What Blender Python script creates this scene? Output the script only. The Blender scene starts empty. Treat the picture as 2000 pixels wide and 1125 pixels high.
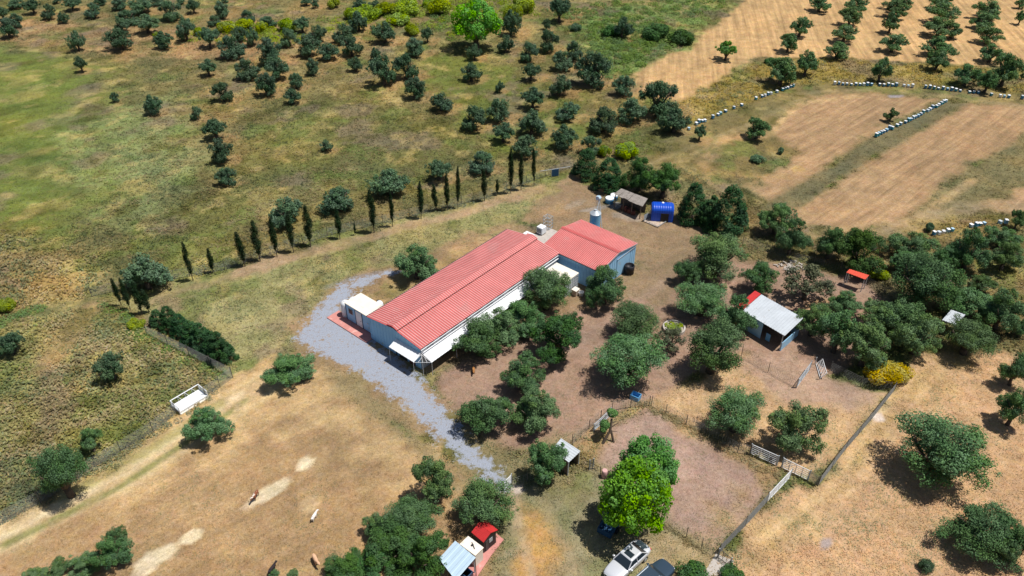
import bpy, math, random
import numpy as np
from mathutils import Vector, Matrix
R_ = math.radians
# ------------------------------------------------------------------ camera, light
sc = bpy.context.scene
CAMH, PITCH, ROLL, FOC = 60.3, R_(36.27), R_(-0.16), 1556.0
cam = bpy.data.cameras.new('camera'); co = bpy.data.objects.new('camera', cam)
sc.collection.objects.link(co); sc.camera = co
co.location = (0, 0, CAMH)
co.matrix_world = Matrix.Translation((0, 0, CAMH)) @ Matrix.Rotation(math.pi/2 - PITCH, 4, 'X') @ Matrix.Rotation(-ROLL, 4, 'Z')
cam.sensor_width = 36; cam.lens = 36*FOC/2000; cam.clip_start = .5; cam.clip_end = 6000
SUN_EL, SUN_AZ = R_(69), R_(91)      # azimuth measured from +Y towards +X
w = bpy.data.worlds.new('World'); sc.world = w; w.use_nodes = True
nt = w.node_tree; bg = nt.nodes['Background']
sky = nt.nodes.new('ShaderNodeTexSky'); sky.sky_type = 'NISHITA'; sky.sun_disc = False
sky.sun_elevation = SUN_EL; sky.sun_rotation = SUN_AZ
nt.links.new(sky.outputs[0], bg.inputs[0]); bg.inputs[1].default_value = .06
sl = bpy.data.lights.new('sun', 'SUN'); sl.energy = 4.6; sl.angle = R_(.53); sl.color = (1, .955, .89)
so = bpy.data.objects.new('sun', sl); sc.collection.objects.link(so)
sd = Vector((math.cos(SUN_EL)*math.sin(SUN_AZ), math.cos(SUN_EL)*math.cos(SUN_AZ), math.sin(SUN_EL)))
so.rotation_euler = sd.to_track_quat('Z', 'Y').to_euler()
sc.view_settings.view_transform = 'Standard'; sc.view_settings.look = 'None'
sc.view_settings.exposure = .12; sc.view_settings.gamma = 1
sc.render.engine = 'CYCLES'; sc.cycles.max_bounces = 6; sc.cycles.transparent_max_bounces = 12
# ------------------------------------------------------------------ helpers
col = sc.collection
KK = 1.42                                   # sunlit radiance of a white level surface
def lin(c): return tuple((x/255/12.92 if x <= 10 else ((x/255+.055)/1.055)**2.4) for x in c)
def alb(*c): return tuple(min(.92, x/KK) for x in lin(c))
_f = np.array([0, math.cos(PITCH), -math.sin(PITCH)]); _d = np.array([0, -math.sin(PITCH), -math.cos(PITCH)]); _r = np.array([1., 0, 0])
_c, _s = math.cos(ROLL), math.sin(ROLL)
CM = np.array([_c*_r+_s*_d, -_s*_r+_c*_d, _f])
def G(px, py, z=0.):                        # surveyed point: sight line met with the level z
    d = np.array([(px-1000)/FOC, (py-562.5)/FOC, 1.]) @ CM
    return np.array([0, 0, CAMH]) + d*((z-CAMH)/d[2])
def P2(x, y, z=0.):
    q = np.stack([x, y, np.zeros_like(x)+z-CAMH], -1) @ CM.T
    return 1000+FOC*q[..., 0]/q[..., 2], 562.5+FOC*q[..., 1]/q[..., 2]
def tag(o, label=None, cat=None, group=None, kind=None):
    if label: o['label'] = label
    if cat: o['category'] = cat
    if group: o['group'] = group
    if kind: o['kind'] = kind
    return o
def thing(name, loc, rz, label, cat, group=None):
    o = bpy.data.objects.new(name, None); col.objects.link(o); o.empty_display_size = .3
    o.location = (float(loc[0]), float(loc[1]), float(loc[2]) if len(loc) > 2 else 0.); o.rotation_euler = (0, 0, rz)
    return tag(o, label, cat, group)
def raw_mesh(name, V, F, mats, attrs=None, smooth=False, midx=None):
    me = bpy.data.meshes.new(name)
    V = np.asarray(V, np.float32); n = len(V)
    if isinstance(F, np.ndarray):
        k = F.shape[1]; m = len(F)
        me.vertices.add(n); me.vertices.foreach_set('co', V.ravel())
        me.loops.add(m*k); me.loops.foreach_set('vertex_index', F.astype(np.int32).ravel())
        me.polygons.add(m); me.polygons.foreach_set('loop_start', np.arange(0, m*k, k, dtype=np.int32))
        me.polygons.foreach_set('loop_total', np.full(m, k, np.int32))
    else:
        me.from_pydata([tuple(map(float, v)) for v in V], [], F)
    for nm, (typ, dom, data) in (attrs or {}).items():
        a = me.attributes.new(nm, typ, dom)
        a.data.foreach_set('color' if 'COLOR' in typ else 'value', np.asarray(data, np.float32).ravel())
    me.update(calc_edges=True)
    if smooth: me.polygons.foreach_set('use_smooth', np.ones(len(me.polygons), bool))
    for mm in (mats if isinstance(mats, (list, tuple)) else [mats]): me.materials.append(mm)
    me.validate(); return me
class MB:
    """collects shapes, builds ONE mesh object"""
    def __init__(s): s.V = []; s.F = []; s.alt = set()
    def add(s, V, F):
        b = len(s.V); s.V += [tuple(map(float, v)) for v in V]; s.F += [tuple(i+b for i in f) for f in F]; return s
    def box(s, x0, x1, y0, y1, z0, z1):
        V = [(x, y, z) for z in (z0, z1) for y in (y0, y1) for x in (x0, x1)]
        return s.add(V, [(0, 2, 3, 1), (4, 5, 7, 6), (0, 1, 5, 4), (2, 6, 7, 3), (0, 4, 6, 2), (1, 3, 7, 5)])
    def hexa(s, b, t):                       # 4 bottom corners ccw, 4 top corners
        return s.add(list(b)+list(t), [(3, 2, 1, 0), (4, 5, 6, 7), (0, 1, 5, 4), (1, 2, 6, 5), (2, 3, 7, 6), (3, 0, 4, 7)])
    def tube(s, p, q, r, r2=None, n=6, cap=True):
        p = Vector(p); q = Vector(q); r2 = r if r2 is None else r2
        a = (q-p).normalized(); e = a.orthogonal().normalized(); g = a.cross(e); V = []
        for c, rr in ((p, r), (q, r2)):
            for i in range(n):
                t = 2*math.pi*i/n; V.append(c+e*math.cos(t)*rr+g*math.sin(t)*rr)
        F = [(i, (i+1) % n, n+(i+1) % n, n+i) for i in range(n)]
        if cap: F += [tuple(range(n-1, -1, -1)), tuple(range(n, 2*n))]
        return s.add(V, F)
    def lathe(s, c, prof, n=20):             # prof: (r, z) list
        V = []; F = []
        for r, z in prof:
            for i in range(n):
                t = 2*math.pi*i/n; V.append((c[0]+r*math.cos(t), c[1]+r*math.sin(t), c[2]+z))
        for k in range(len(prof)-1):
            for i in range(n): j = (i+1) % n; F.append((k*n+i, k*n+j, (k+1)*n+j, (k+1)*n+i))
        F.append(tuple(range(n-1, -1, -1))); F.append(tuple(range((len(prof)-1)*n, len(prof)*n)))
        return s.add(V, F)
    def prism(s, poly, axis, a, b):          # poly in the other two coords, extruded along axis a..b
        n = len(poly); V = []
        for t in (a, b):
            for p in poly:
                q = list(p); q.insert(axis, t); V.append(q)
        F = [(i, (i+1) % n, n+(i+1) % n, n+i) for i in range(n)] + [tuple(range(n-1, -1, -1)), tuple(range(n, 2*n))]
        return s.add(V, F)
    def sheet(s, P0, P1, Q0, Q1, pitch=.3, h=.035, th=.03):
        """ribbed metal sheet: edge P0-P1 and edge Q0-Q1 (ribs run P->Q)"""
        P0, P1, Q0, Q1 = map(Vector, (P0, P1, Q0, Q1)); L = (P1-P0).length
        nr = max(2, round(L/pitch)); up = (P1-P0).cross(Q0-P0).normalized()
        if up.z < 0: up = -up
        ts = []
        for i in range(nr):
            ts += [((i+0.)/nr, 0), ((i+.50)/nr, 0), ((i+.60)/nr, h), ((i+.90)/nr, h)]
        ts.append((1., 0)); V = []; n = len(ts)
        for t, hh in ts: V.append(P0.lerp(P1, t)+up*hh)
        for t, hh in ts: V.append(Q0.lerp(Q1, t)+up*hh)
        for t, hh in ts: V.append(P0.lerp(P1, t)+up*(hh-th))
        for t, hh in ts: V.append(Q0.lerp(Q1, t)+up*(hh-th))
        F = []; f0 = len(s.F)
        for i in range(n-1):
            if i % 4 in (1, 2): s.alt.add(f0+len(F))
            F += [(i, i+1, n+i+1, n+i), (2*n+i+1, 2*n+i, 3*n+i, 3*n+i+1), (i+1, i, 2*n+i, 2*n+i+1), (n+i, n+i+1, 3*n+i+1, 3*n+i)]
        F += [(0, n, 3*n, 2*n), (n-1, 3*n-1, 4*n-1, 2*n-1)]
        return s.add(V, F)
    def build(s, name, mat, parent=None, smooth=False, bevel=0):
        me = bpy.data.meshes.new(name); me.from_pydata(s.V, [], s.F); me.update()
        for mm in (mat if isinstance(mat, (list, tuple)) else [mat]): me.materials.append(mm)
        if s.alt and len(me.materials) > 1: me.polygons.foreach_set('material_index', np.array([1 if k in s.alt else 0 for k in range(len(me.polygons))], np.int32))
        if smooth: me.polygons.foreach_set('use_smooth', np.ones(len(me.polygons), bool))
        o = bpy.data.objects.new(name, me); col.objects.link(o)
        if parent: o.parent = parent
        if bevel:
            b = o.modifiers.new('bevel', 'BEVEL'); b.width = bevel; b.segments = 2; b.limit_method = 'ANGLE'
        return o
def copy_tree(o, parent=None):
    c = o.copy(); col.objects.link(c)
    if parent: c.parent = parent
    for ch in list(o.children): copy_tree(ch, c)
    return c
# ------------------------------------------------------------------ materials
def mat(name, rgb, rough=.7, var=.15, scale=3., metal=0., bump=0., spots=None, spec=.3):
    m = bpy.data.materials.new(name); m.use_nodes = True; t = m.node_tree; n = t.nodes; b = n['Principled BSDF']
    b.inputs['Roughness'].default_value = rough; b.inputs['Metallic'].default_value = metal
    b.inputs['Specular IOR Level'].default_value = spec
    tc = n.new('ShaderNodeTexCoord'); nz = n.new('ShaderNodeTexNoise'); nz.inputs['Scale'].default_value = scale
    nz.inputs['Detail'].default_value = 6; nz.inputs['Roughness'].default_value = .65
    t.links.new(tc.outputs['Object'], nz.inputs['Vector'])
    mr = n.new('ShaderNodeMapRange'); mr.inputs[1].default_value = .3; mr.inputs[2].default_value = .7
    mr.inputs[3].default_value = 1-var; mr.inputs[4].default_value = 1+var*.6
    t.links.new(nz.outputs[0], mr.inputs[0])
    mx = n.new('ShaderNodeVectorMath'); mx.operation = 'SCALE'; mx.inputs[0].default_value = rgb
    t.links.new(mr.outputs[0], mx.inputs['Scale'])
    out = mx.outputs[0]
    if spots:                                # (rgb, threshold, scale): weathering with a shape of its own
        n2 = n.new('ShaderNodeTexNoise'); n2.inputs['Scale'].default_value = spots[2]; n2.inputs['Detail'].default_value = 8
        t.links.new(tc.outputs['Object'], n2.inputs['Vector'])
        r2 = n.new('ShaderNodeMapRange'); r2.inputs[1].default_value = spots[1]; r2.inputs[2].default_value = spots[1]+.08
        t.links.new(n2.outputs[0], r2.inputs[0])
        mm = n.new('ShaderNodeMix'); mm.data_type = 'RGBA'; t.links.new(r2.outputs[0], mm.inputs[0])
        t.links.new(out, mm.inputs[6]); mm.inputs[7].default_value = (*spots[0], 1); out = mm.outputs[2]
    t.links.new(out, b.inputs['Base Color'])
    if bump:
        bp = n.new('ShaderNodeBump'); bp.inputs['Strength'].default_value = bump; bp.inputs['Distance'].default_value = .05
        t.links.new(nz.outputs[0], bp.inputs['Height']); t.links.new(bp.outputs[0], b.inputs['Normal'])
    return m
M = dict(
 red=mat('red_roof_metal', (.52, .11, .105), .5, .2, .35, spots=((.42, .14, .13), .6, .45)),
 redt=mat('red_roof_rib_highlights', (.69, .33, .31), .5, .18, .5),  # paler rib colour paints in the specular highlights along the ribs
 redd=mat('red_shed_roof', (.52, .035, .035), .5, .15, 1.5),
 pale=mat('pale_cladding', (.30, .56, .80), .55, .08, .6, spots=((.36, .44, .48), .66, .8)),
 white=mat('white_metal', (.78, .80, .82), .45, .06, .8, spots=((.6, .57, .5), .68, 1.2)),
 cream=mat('cream_roof', (.80, .74, .64), .6, .12, 1.1, spots=((.55, .48, .38), .6, .9)),
 grey=mat('grey_galvanised', (.50, .54, .58), .45, .12, 1.0, spots=((.38, .38, .38), .63, 1.4)),
 bluemetal=mat('light_blue_roof', (.42, .55, .66), .4, .08, .7),
 galv=mat('galvanised_steel', (.45, .50, .54), .4, .15, 3, metal=.2),
 silo=mat('silo_blue_steel', (.17, .40, .60), .35, .15, 1.5, metal=.1, spots=((.4, .45, .46), .62, 2)),
 dark=mat('dark_interior', (.03, .028, .028), .8, .3, 2),
 darkmetal=mat('dark_metal', (.06, .06, .065), .5, .2, 3),
 glass=mat('dark_glass', (.02, .03, .04), .1, .1, 1, spec=.6),
 conc=mat('concrete', (.46, .42, .38), .85, .18, 1.2, spots=((.36, .31, .26), .58, 1.5), bump=.2),
 pink=mat('pink_paving', (.55, .24, .21), .8, .15, 2, spots=((.62, .36, .32), .6, 1.5)),
 asb=mat('weathered_sheet', (.30, .27, .245), .9, .35, 2.2, spots=((.16, .14, .125), .58, 1.3), bump=.4),
 tarp=mat('blue_tarpaulin', (.008, .075, .52), .35, .12, 1.2),
 bluep=mat('blue_plastic', (.10, .33, .60), .4, .1, 2),
 blued=mat('dark_blue_paint', (.02, .075, .16), .5, .2, 2),
 lightblue=mat('bright_blue_plastic', (.08, .38, .75), .4, .1, 2),
 blackp=mat('black_plastic', (.02, .021, .026), .5, .2, 2),
 wood=mat('weathered_wood', (.16, .12, .09), .9, .3, 4),
 bark=mat('olive_bark', (.105, .08, .06), .95, .35, 5, bump=.6),
 orange=mat('orange_red_roof', (.66, .09, .05), .5, .2, 1.5),
 sand=mat('sand_litter', (.50, .40, .32), .95, .25, 1.6, spots=((.34, .27, .21), .56, 2.4), bump=.4),
 post=mat('fence_post_steel', (.13, .12, .105), .7, .3, 4),
 wire=mat('fence_wire', (.24, .245, .235), .6, .2, 4),
 pinkb=mat('faded_pink_plastic', (.62, .38, .36), .6, .12, 2),
 rustred=mat('rusty_red_door', (.13, .045, .035), .8, .3, 2),
)
# ------------------------------------------------------------------ surveyed tree crowns (centre, width, height)
def T4(dx, dy, L, f=2.96): return [(dx+a/f, dy+b_/f, c/f, d/f, *r) for a, b_, c, d, *r in L]
far_left = T4(0, 0, [(10,75,80,80),(40,160,110,110),(90,115,70,80),(85,20,90,50),(185,35,95,85),(278,65,85,85),(360,103,65,60),(325,5,45,25),(412,22,105,75),(533,58,92,85),(575,5,75,35),(685,20,95,70),(808,30,145,90),(735,100,115,85),(700,145,105,80),(845,138,145,105),(685,225,150,120),(975,60,120,110),(905,5,80,30),(1045,5,50,35),(1115,35,80,80),(1278,55,92,95),(1300,5,40,20),(1428,95,85,75),(1068,165,105,130),(1235,118,75,60),(940,230,115,95),(1205,215,120,115),(1385,195,90,85),(1455,210,80,120),(1335,265,150,130)])
meadow = T4(0, 0, [(440,235,90,110),(463,370,72,95),(660,560,48,85),(878,605,105,110),(1200,390,98,95),(1425,395,130,120),(1283,530,115,110),(1130,652,70,75),(1238,745,140,125),(1275,870,130,140),(1303,1015,115,105)])+T4(500, 0, [(405,840,75,70)])
grove_mid = T4(500, 0, [(75,295,135,150),(120,390,125,130),(55,485,125,130),(230,465,90,90),(210,555,95,90),(325,385,80,95),(300,260,140,120),(350,195,120,100),(415,295,120,100),(180,215,95,100),(70,125,100,60),(265,140,100,90),(500,190,120,110),(550,260,125,120),(575,370,80,85),(590,120,110,110),(740,185,130,120),(688,312,60,75),(915,270,120,105),(990,200,70,95),(735,405,155,170),(865,385,140,140),(918,505,130,125),(1070,585,130,110),(290,10,70,40),(340,20,50,50),(600,15,80,40),(690,25,70,50)])
grove_right = T4(500, 0, [(1255,680,145,135),(1245,415,120,105),(1262,300,80,90),(1445,250,90,100),(1475,130,110,170),(1410,502,55,65),(1400,635,135,135),(1430,765,130,115),(1305,935,145,130),(1055,985,145,130)])+T4(1000, 0, [(95,298,105,105),(110,415,110,100),(205,235,105,120),(200,140,50,80),(275,50,125,140),(290,345,120,115),(360,290,90,130),(470,390,190,190),(282,490,115,125),(120,565,135,120),(118,705,155,150),(325,640,140,110),(300,790,155,140),(70,840,140,130),(530,690,160,150),(645,490,120,115),(700,635,160,140),(850,570,210,200),(940,695,165,145),(455,840,115,110),(640,155,100,140),(690,165,40,60),(1088,765,75,110)])
orchard = T4(1480, 0, [(360,20,130,70),(248,150,120,105),(183,245,115,100),(570,25,130,95),(540,95,135,100),(502,190,140,95),(465,290,140,95),(820,5,150,30),(795,50,140,90),(775,125,105,110),(785,245,150,100),(1060,15,130,40),(1075,70,175,110),(1050,150,170,110),(1130,175,110,80),(1048,265,175,110),(1040,345,130,110),(1330,50,150,100),(1310,120,140,85),(1335,200,145,90),(1355,305,140,100),(1520,20,60,50),(1520,100,60,70)])
fieldside = T4(1480, 0, [(1215,430,155,120),(1440,400,160,170),(1330,470,120,115),(1530,440,30,60),(145,410,185,150),(285,365,130,130),(720,400,115,130),(775,662,80,75)])+[(1480,250,48,40)]
leftside = [(282,530,85,78),(20,671,54,52),(215,716,58,62),(558,412,66,60),(659,390,68,52),(760,356,70,56)]
leftfield = [(117,921,100,112),(176,861,44,60),(400,828,85,75),(562,720,90,66),(215,1078,66,70),(228,1047,36,40),(160,1103,62,45),(113,1112,48,35),(70,1122,42,16),(535,1119,20,14),(571,1121,22,12)]
yardtrees = [(812,512,86,72),(1068,562,100,90),(1182,557,78,74),(1027,618,78,66),(935,662,92,78),(975,633,85,72),(1093,655,100,88),(1020,730,82,76),(1047,800,94,86),(950,808,95,82),(1067,905,75,82),(1240,624,104,66),(1228,703,138,115)]
easttrees = [(1402,495,112,92),(1483,540,66,60),(1343,530,50,46),(1372,585,105,78),(1437,615,70,80),(1397,678,118,112),(1440,805,113,98),(1556,830,98,98)]
stabletrees = [(1580,553,95,76),(1590,625,75,68),(1650,590,62,50),(1640,648,80,85),(1695,675,96,92),(1716,620,72,62),(1760,622,80,75),(1795,652,82,82),(1895,660,100,80)]
boundary = [(1517,427,68,62),(1550,462,64,70),(1625,474,62,65),(1784,478,80,58),(1767,512,55,45),(1850,500,46,44),(1897,485,80,78),(1968,498,62,60),(1960,462,60,40),(1990,428,32,40),(1813,548,135,112),(1920,552,48,36),(1893,590,90,62),(1960,605,85,82),(1995,640,30,60)]
rightside = [(1846,878,178,150),(1925,1035,150,112),(1988,1065,80,80),(1987,722,56,70),(1985,795,66,80)]
bottom = [(849,938,80,92),(942,978,118,110),(800,1013,112,80),(737,1023,52,50)]
green_bottom = [(770,1065,110,80),(830,1085,90,90),(735,1095,80,60),(680,1108,80,36),(660,1118,50,20)]
# ------------------------------------------------------------------ ground
rng = np.random.default_rng(7)
_tab = rng.random((64, 64))
def vnoise(x, y, s, o=0.):
    x = x/s+o*17.3; y = y/s+o*9.1
    xi = np.floor(x).astype(int); yi = np.floor(y).astype(int); fx = x-xi; fy = y-yi
    fx = fx*fx*(3-2*fx); fy = fy*fy*(3-2*fy)
    g = lambda a, b: _tab[a % 64, b % 64]
    return (g(xi, yi)*(1-fx)+g(xi+1, yi)*fx)*(1-fy)+(g(xi, yi+1)*(1-fx)+g(xi+1, yi+1)*fx)*fy
def fbm(x, y, s, o=0.): return (vnoise(x, y, s, o)+.5*vnoise(x, y, s/2.1, o+1)+.25*vnoise(x, y, s/4.3, o+2))/1.75
def sdist(x, y, poly):                      # signed distance, + inside
    d2 = np.full(x.shape, 1e9); ins = np.zeros(x.shape, bool); n = len(poly)
    for i in range(n):
        ax, ay = poly[i]; bx, by = poly[(i+1) % n]; ex, ey = bx-ax, by-ay
        t = np.clip(((x-ax)*ex+(y-ay)*ey)/(ex*ex+ey*ey+1e-9), 0, 1)
        d2 = np.minimum(d2, (x-ax-t*ex)**2+(y-ay-t*ey)**2)
        c = ((ay > y) != (by > y))
        ins ^= c & (x < ax+(y-ay)*ex/(ey if abs(ey) > 1e-9 else 1e-9))
    return np.where(ins, 1, -1)*np.sqrt(d2)
def ldist(x, y, pl):
    d2 = np.full(x.shape, 1e9)
    for i in range(len(pl)-1):
        ax, ay = pl[i]; bx, by = pl[i+1]; ex, ey = bx-ax, by-ay
        t = np.clip(((x-ax)*ex+(y-ay)*ey)/(ex*ex+ey*ey+1e-9), 0, 1)
        d2 = np.minimum(d2, (x-ax-t*ex)**2+(y-ay-t*ey)**2)
    return np.sqrt(d2)
def W(pts): return [tuple(G(a, b)[:2]) for a, b in pts]
# zone: kind, colour seen in sun, softness m, strength, tuft height m, stripes(u), stripes(y), outline surveyed on the photograph
MEADOW, GRAVEL, DIRT, MOWN, STUB, LAWN = range(6)
Z = [
 (MEADOW, (136,122,76), 12, .8, .3, 0, 0, [(480,90),(800,90),(1100,150),(1250,230),(1200,300),(1050,300),(850,230),(640,190),(520,200)]),
 (MEADOW, (168,136,96), 6, .9, .3, 0, 0, [(-80,35),(300,50),(600,90),(560,130),(300,115),(-80,95)]),
 (MEADOW, (112,126,58), 14, .9, .12, 0, 0, [(-200,92),(110,95),(190,150),(240,230),(250,300),(220,380),(160,430),(90,465),(-150,445)]),
 (MEADOW, (136,150,98), 12, .7, .3, 0, 0, [(140,240),(330,190),(400,300),(350,400),(250,440),(120,350)]),
 (MEADOW, (108,112,62), 9, .7, .25, 0, 0, [(560,200),(700,200),(900,300),(820,340),(640,330),(420,470),(330,420),(480,330)]),
 (MEADOW, (96,116,48), 8, .7, .2, 0, 0, [(820,100),(1000,130),(1130,200),(1150,280),(980,300),(900,240),(820,160)]),
 (MEADOW, (166,143,92), 6, .95, .45, 0, 0, [(-150,445),(100,470),(205,520),(240,560),(180,590),(0,630),(-150,640)]),
 (MEADOW, (154,148,94), 4, 1, .45, 0, 0, [(-150,640),(170,592),(300,650),(440,735),(370,800),(200,900),(0,1010),(-100,1060)]),
 (MEADOW, (158,132,96), 3, .7, .3, 0, 0, [(100,640),(160,600),(210,590),(180,640),(90,720)]),
 (MEADOW, (100,114,58), 3, .8, .4, 0, 0, [(445,738),(330,828),(170,920),(-40,1040),(-40,960),(150,870),(300,790),(400,720),(290,640)]),
 (LAWN, (150,148,98), 2.5, 1, .2, 0, 0, [(205,585),(370,550),(700,455),(1110,340),(1170,370),(1160,420),(1000,440),(720,610),(600,700),(540,705),(450,742),(330,640)]),
 (LAWN, (184,172,122), 6, .6, .2, 0, 0, [(400,610),(640,530),(560,640),(460,700),(420,680)]),
 (LAWN, (176,147,117), 1.5, .85, .08, 0, 0, [(300,585),(500,508),(800,436),(1060,360),(1060,378),(850,436),(600,506),(420,560)]),
 (DIRT, (158,134,104), 2.5, 1, .08, 0, 0, [(1000,435),(1120,345),(1200,395),(1440,470),(1410,560),(1300,620),(1240,570),(1230,480)]),
 (DIRT, (178,148,108), 3, .7, .1, 0, 0, [(860,500),(1000,425),(1090,400),(1110,420),(1000,445),(880,520)]),
 (DIRT, (166,140,104), 2, 1, .1, 0, 0, [(560,640),(640,560),(720,530),(860,480),(990,440),(720,615),(830,740),(900,830),(860,870),(760,830),(640,740),(560,700)]),
 (MEADOW, (128,112,72), 3, 1, .3, 0, 0, [(1330,330),(1400,370),(1480,400),(1560,445),(1700,450),(1850,440),(2200,410),(2200,720),(1850,650),(1700,540),(1560,490),(1450,450)]),
 (STUB, (204,167,116), 2.5, 1, .08, .3, 1.2, [(1225,150),(1300,105),(1350,90),(1450,0),(1500,-80),(2400,-80),(2400,125),(2000,135),(1850,125),(1640,115),(1500,115),(1440,125),(1420,150),(1385,180),(1330,200),(1245,180)]),
 (MEADOW, (150,132,66), 2.5, 1, .4, 0, 0, [(1420,150),(1500,112),(1650,116),(2000,137),(2200,145),(2200,200),(1850,172),(1560,167),(1340,250),(1330,200)]),
 (MEADOW, (126,114,74), 3, 1, .15, 0, 0, [(1340,250),(1560,165),(1850,170),(2200,205),(2200,220),(1850,190),(1650,180),(1560,195),(1510,250),(1560,300),(1450,370),(1350,330),(1250,320)]),
 (STUB, (178,146,108), 2.5, 1, .07, 1.3, 0, [(1505,260),(1570,195),(1680,183),(1830,193),(1700,270),(1600,340),(1510,395),(1450,372),(1500,350),(1560,300)]),
 (STUB, (178,146,108), 2.5, 1, .07, 1.3, 0, [(1880,203),(2200,210),(2200,225),(1900,320),(1780,425),(1700,445),(1560,445),(1500,420),(1560,400),(1700,310)]),
 (MEADOW, (116,110,80), 1.5, .95, .15, .5, 0, [(1840,197),(1885,204),(1700,312),(1570,400),(1470,412),(1590,345),(1700,270)]),
 (MEADOW, (132,122,84), 2, .95, .2, .5, 0, [(2000,262),(2200,220),(2200,310),(1900,400),(1770,428),(1900,325)]),
 (STUB, (186,152,114), 2, 1, .07, 1, 0, [(1915,400),(2200,300),(2200,420),(1980,424)]),
 (MEADOW, (116,140,76), 4, 1, .4, 0, 0, [(1130,40),(1200,15),(1420,-10),(1440,10),(1350,60),(1352,95),(1300,105),(1225,150),(1180,160),(1150,120),(1100,90)]),
 (DIRT, (168,139,118), 2, 1, .05, .2, 0, [(835,735),(930,650),(1130,560),(1270,540),(1400,500),(1700,545),(1760,600),(1640,740),(1460,690),(1250,790),(1120,855),(1000,890),(900,830)]),
 (DIRT, (144,124,96), 3, .9, .05, .6, 0, [(1240,560),(1300,500),(1400,465),(1440,500),(1330,580),(1270,640)]),
 (DIRT, (150,136,98), 2, .9, .12, 0, 0, [(890,830),(1000,880),(1125,855),(1090,880),(1050,920),(1000,945),(940,900)]),
 (MOWN, (184,152,110), 2, 1, .07, .8, 0, [(-120,1090),(0,1025),(200,925),(440,765),(520,712),(620,718),(700,770),(800,850),(880,900),(970,960),(985,1000),(900,1650),(-120,1650)]),
 (MOWN, (212,180,130), 6, .8, .06, .4, 0, [(480,765),(620,720),(760,830),(860,900),(780,930),(640,860),(520,830),(200,990),(180,960)]),
 (MOWN, (214,188,142), 2, .8, .05, .6, 0, [(-80,1060),(220,925),(460,765),(510,735),(530,750),(250,945),(-80,1120)]),
 (MOWN, (150,138,100), 3, .8, .1, 0, 0, [(640,730),(700,740),(760,800),(860,900),(960,950),(930,960),(820,890),(700,800)]),
 (MOWN, (202,168,126), 1.5, 1, .1, .2, 0, [(1270,790),(1450,690),(1600,740),(1745,765),(1595,950),(1450,880)]),
 (DIRT, (184,155,134), 2, .9, .04, 0, 0, [(1440,700),(1480,690),(1745,768),(1660,800),(1500,770)]),
 (DIRT, (182,152,134), 1.5, 1, .05, 0, 0, [(1120,860),(1270,790),(1450,880),(1530,925),(1405,1085),(1300,1030),(1180,920)]),
 (DIRT, (176,146,98), 1.5, .85, .2, 0, 0, [(1265,792),(1285,790),(1450,880),(1535,925),(1500,965),(1440,910),(1330,840)]),
 (DIRT, (176,148,92), 2, .8, .2, 0, 0, [(1130,860),(1190,830),(1200,850),(1170,900),(1140,900)]),
 (DIRT, (172,146,96), 3, .8, .15, 0, 0, [(1400,980),(1460,960),(1405,1085),(1340,1050)]),
 (LAWN, (152,142,110), 2, 1, .1, 0, 0, [(985,945),(1080,930),(1180,905),(1300,1000),(1400,1090),(1400,1650),(880,1650),(990,1000)]),
 (LAWN, (200,156,96), 2, .9, .06, 0, 0, [(1010,985),(1050,1000),(1085,1070),(1100,1650),(1035,1650),(1020,1060)]),
 (LAWN, (172,150,112), 2, .9, .08, 0, 0, [(1240,1060),(1300,1030),(1400,1090),(1380,1300),(1300,1150)]),
 (MOWN, (208,170,128), 1.5, 1, .1, .5, 0, [(1745,765),(1790,690),(2200,690),(2200,1650),(1420,1650),(1405,1090),(1500,985),(1545,930),(1595,950)]),
 (MOWN, (184,158,104), 3, .7, .15, .5, 0, [(1760,770),(1830,690),(1900,690),(1720,850),(1600,1000),(1480,1110),(1430,1090),(1600,950)]),
 (DIRT, (160,136,104), 2, 1, .08, 0, 0, [(720,615),(860,490),(990,438),(1240,462),(1250,580),(1130,600),(900,720),(830,740)]),
 (LAWN, (182,150,108), 2.5, .9, .12, 0, 0, [(690,590),(760,545),(990,440),(1000,455),(860,540),(740,600)]),
 (GRAVEL, (168,170,182), .8, 1, .03, 0, 0, [(650,562),(690,545),(760,527),(795,528),(740,545),(700,566),(668,605),(735,668),(826,735),(848,768),(885,810),(925,860),(985,925),(1006,952),(985,972),(950,945),(905,905),(860,868),(815,820),(770,782),(720,748),(675,715),(630,700),(598,682),(572,662),(605,612)]),
]
ZW = [(k, np.array(lin(c)), s, st, th, su, sy, W(p)) for k, c, s, st, th, su, sy, p in Z]
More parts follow.
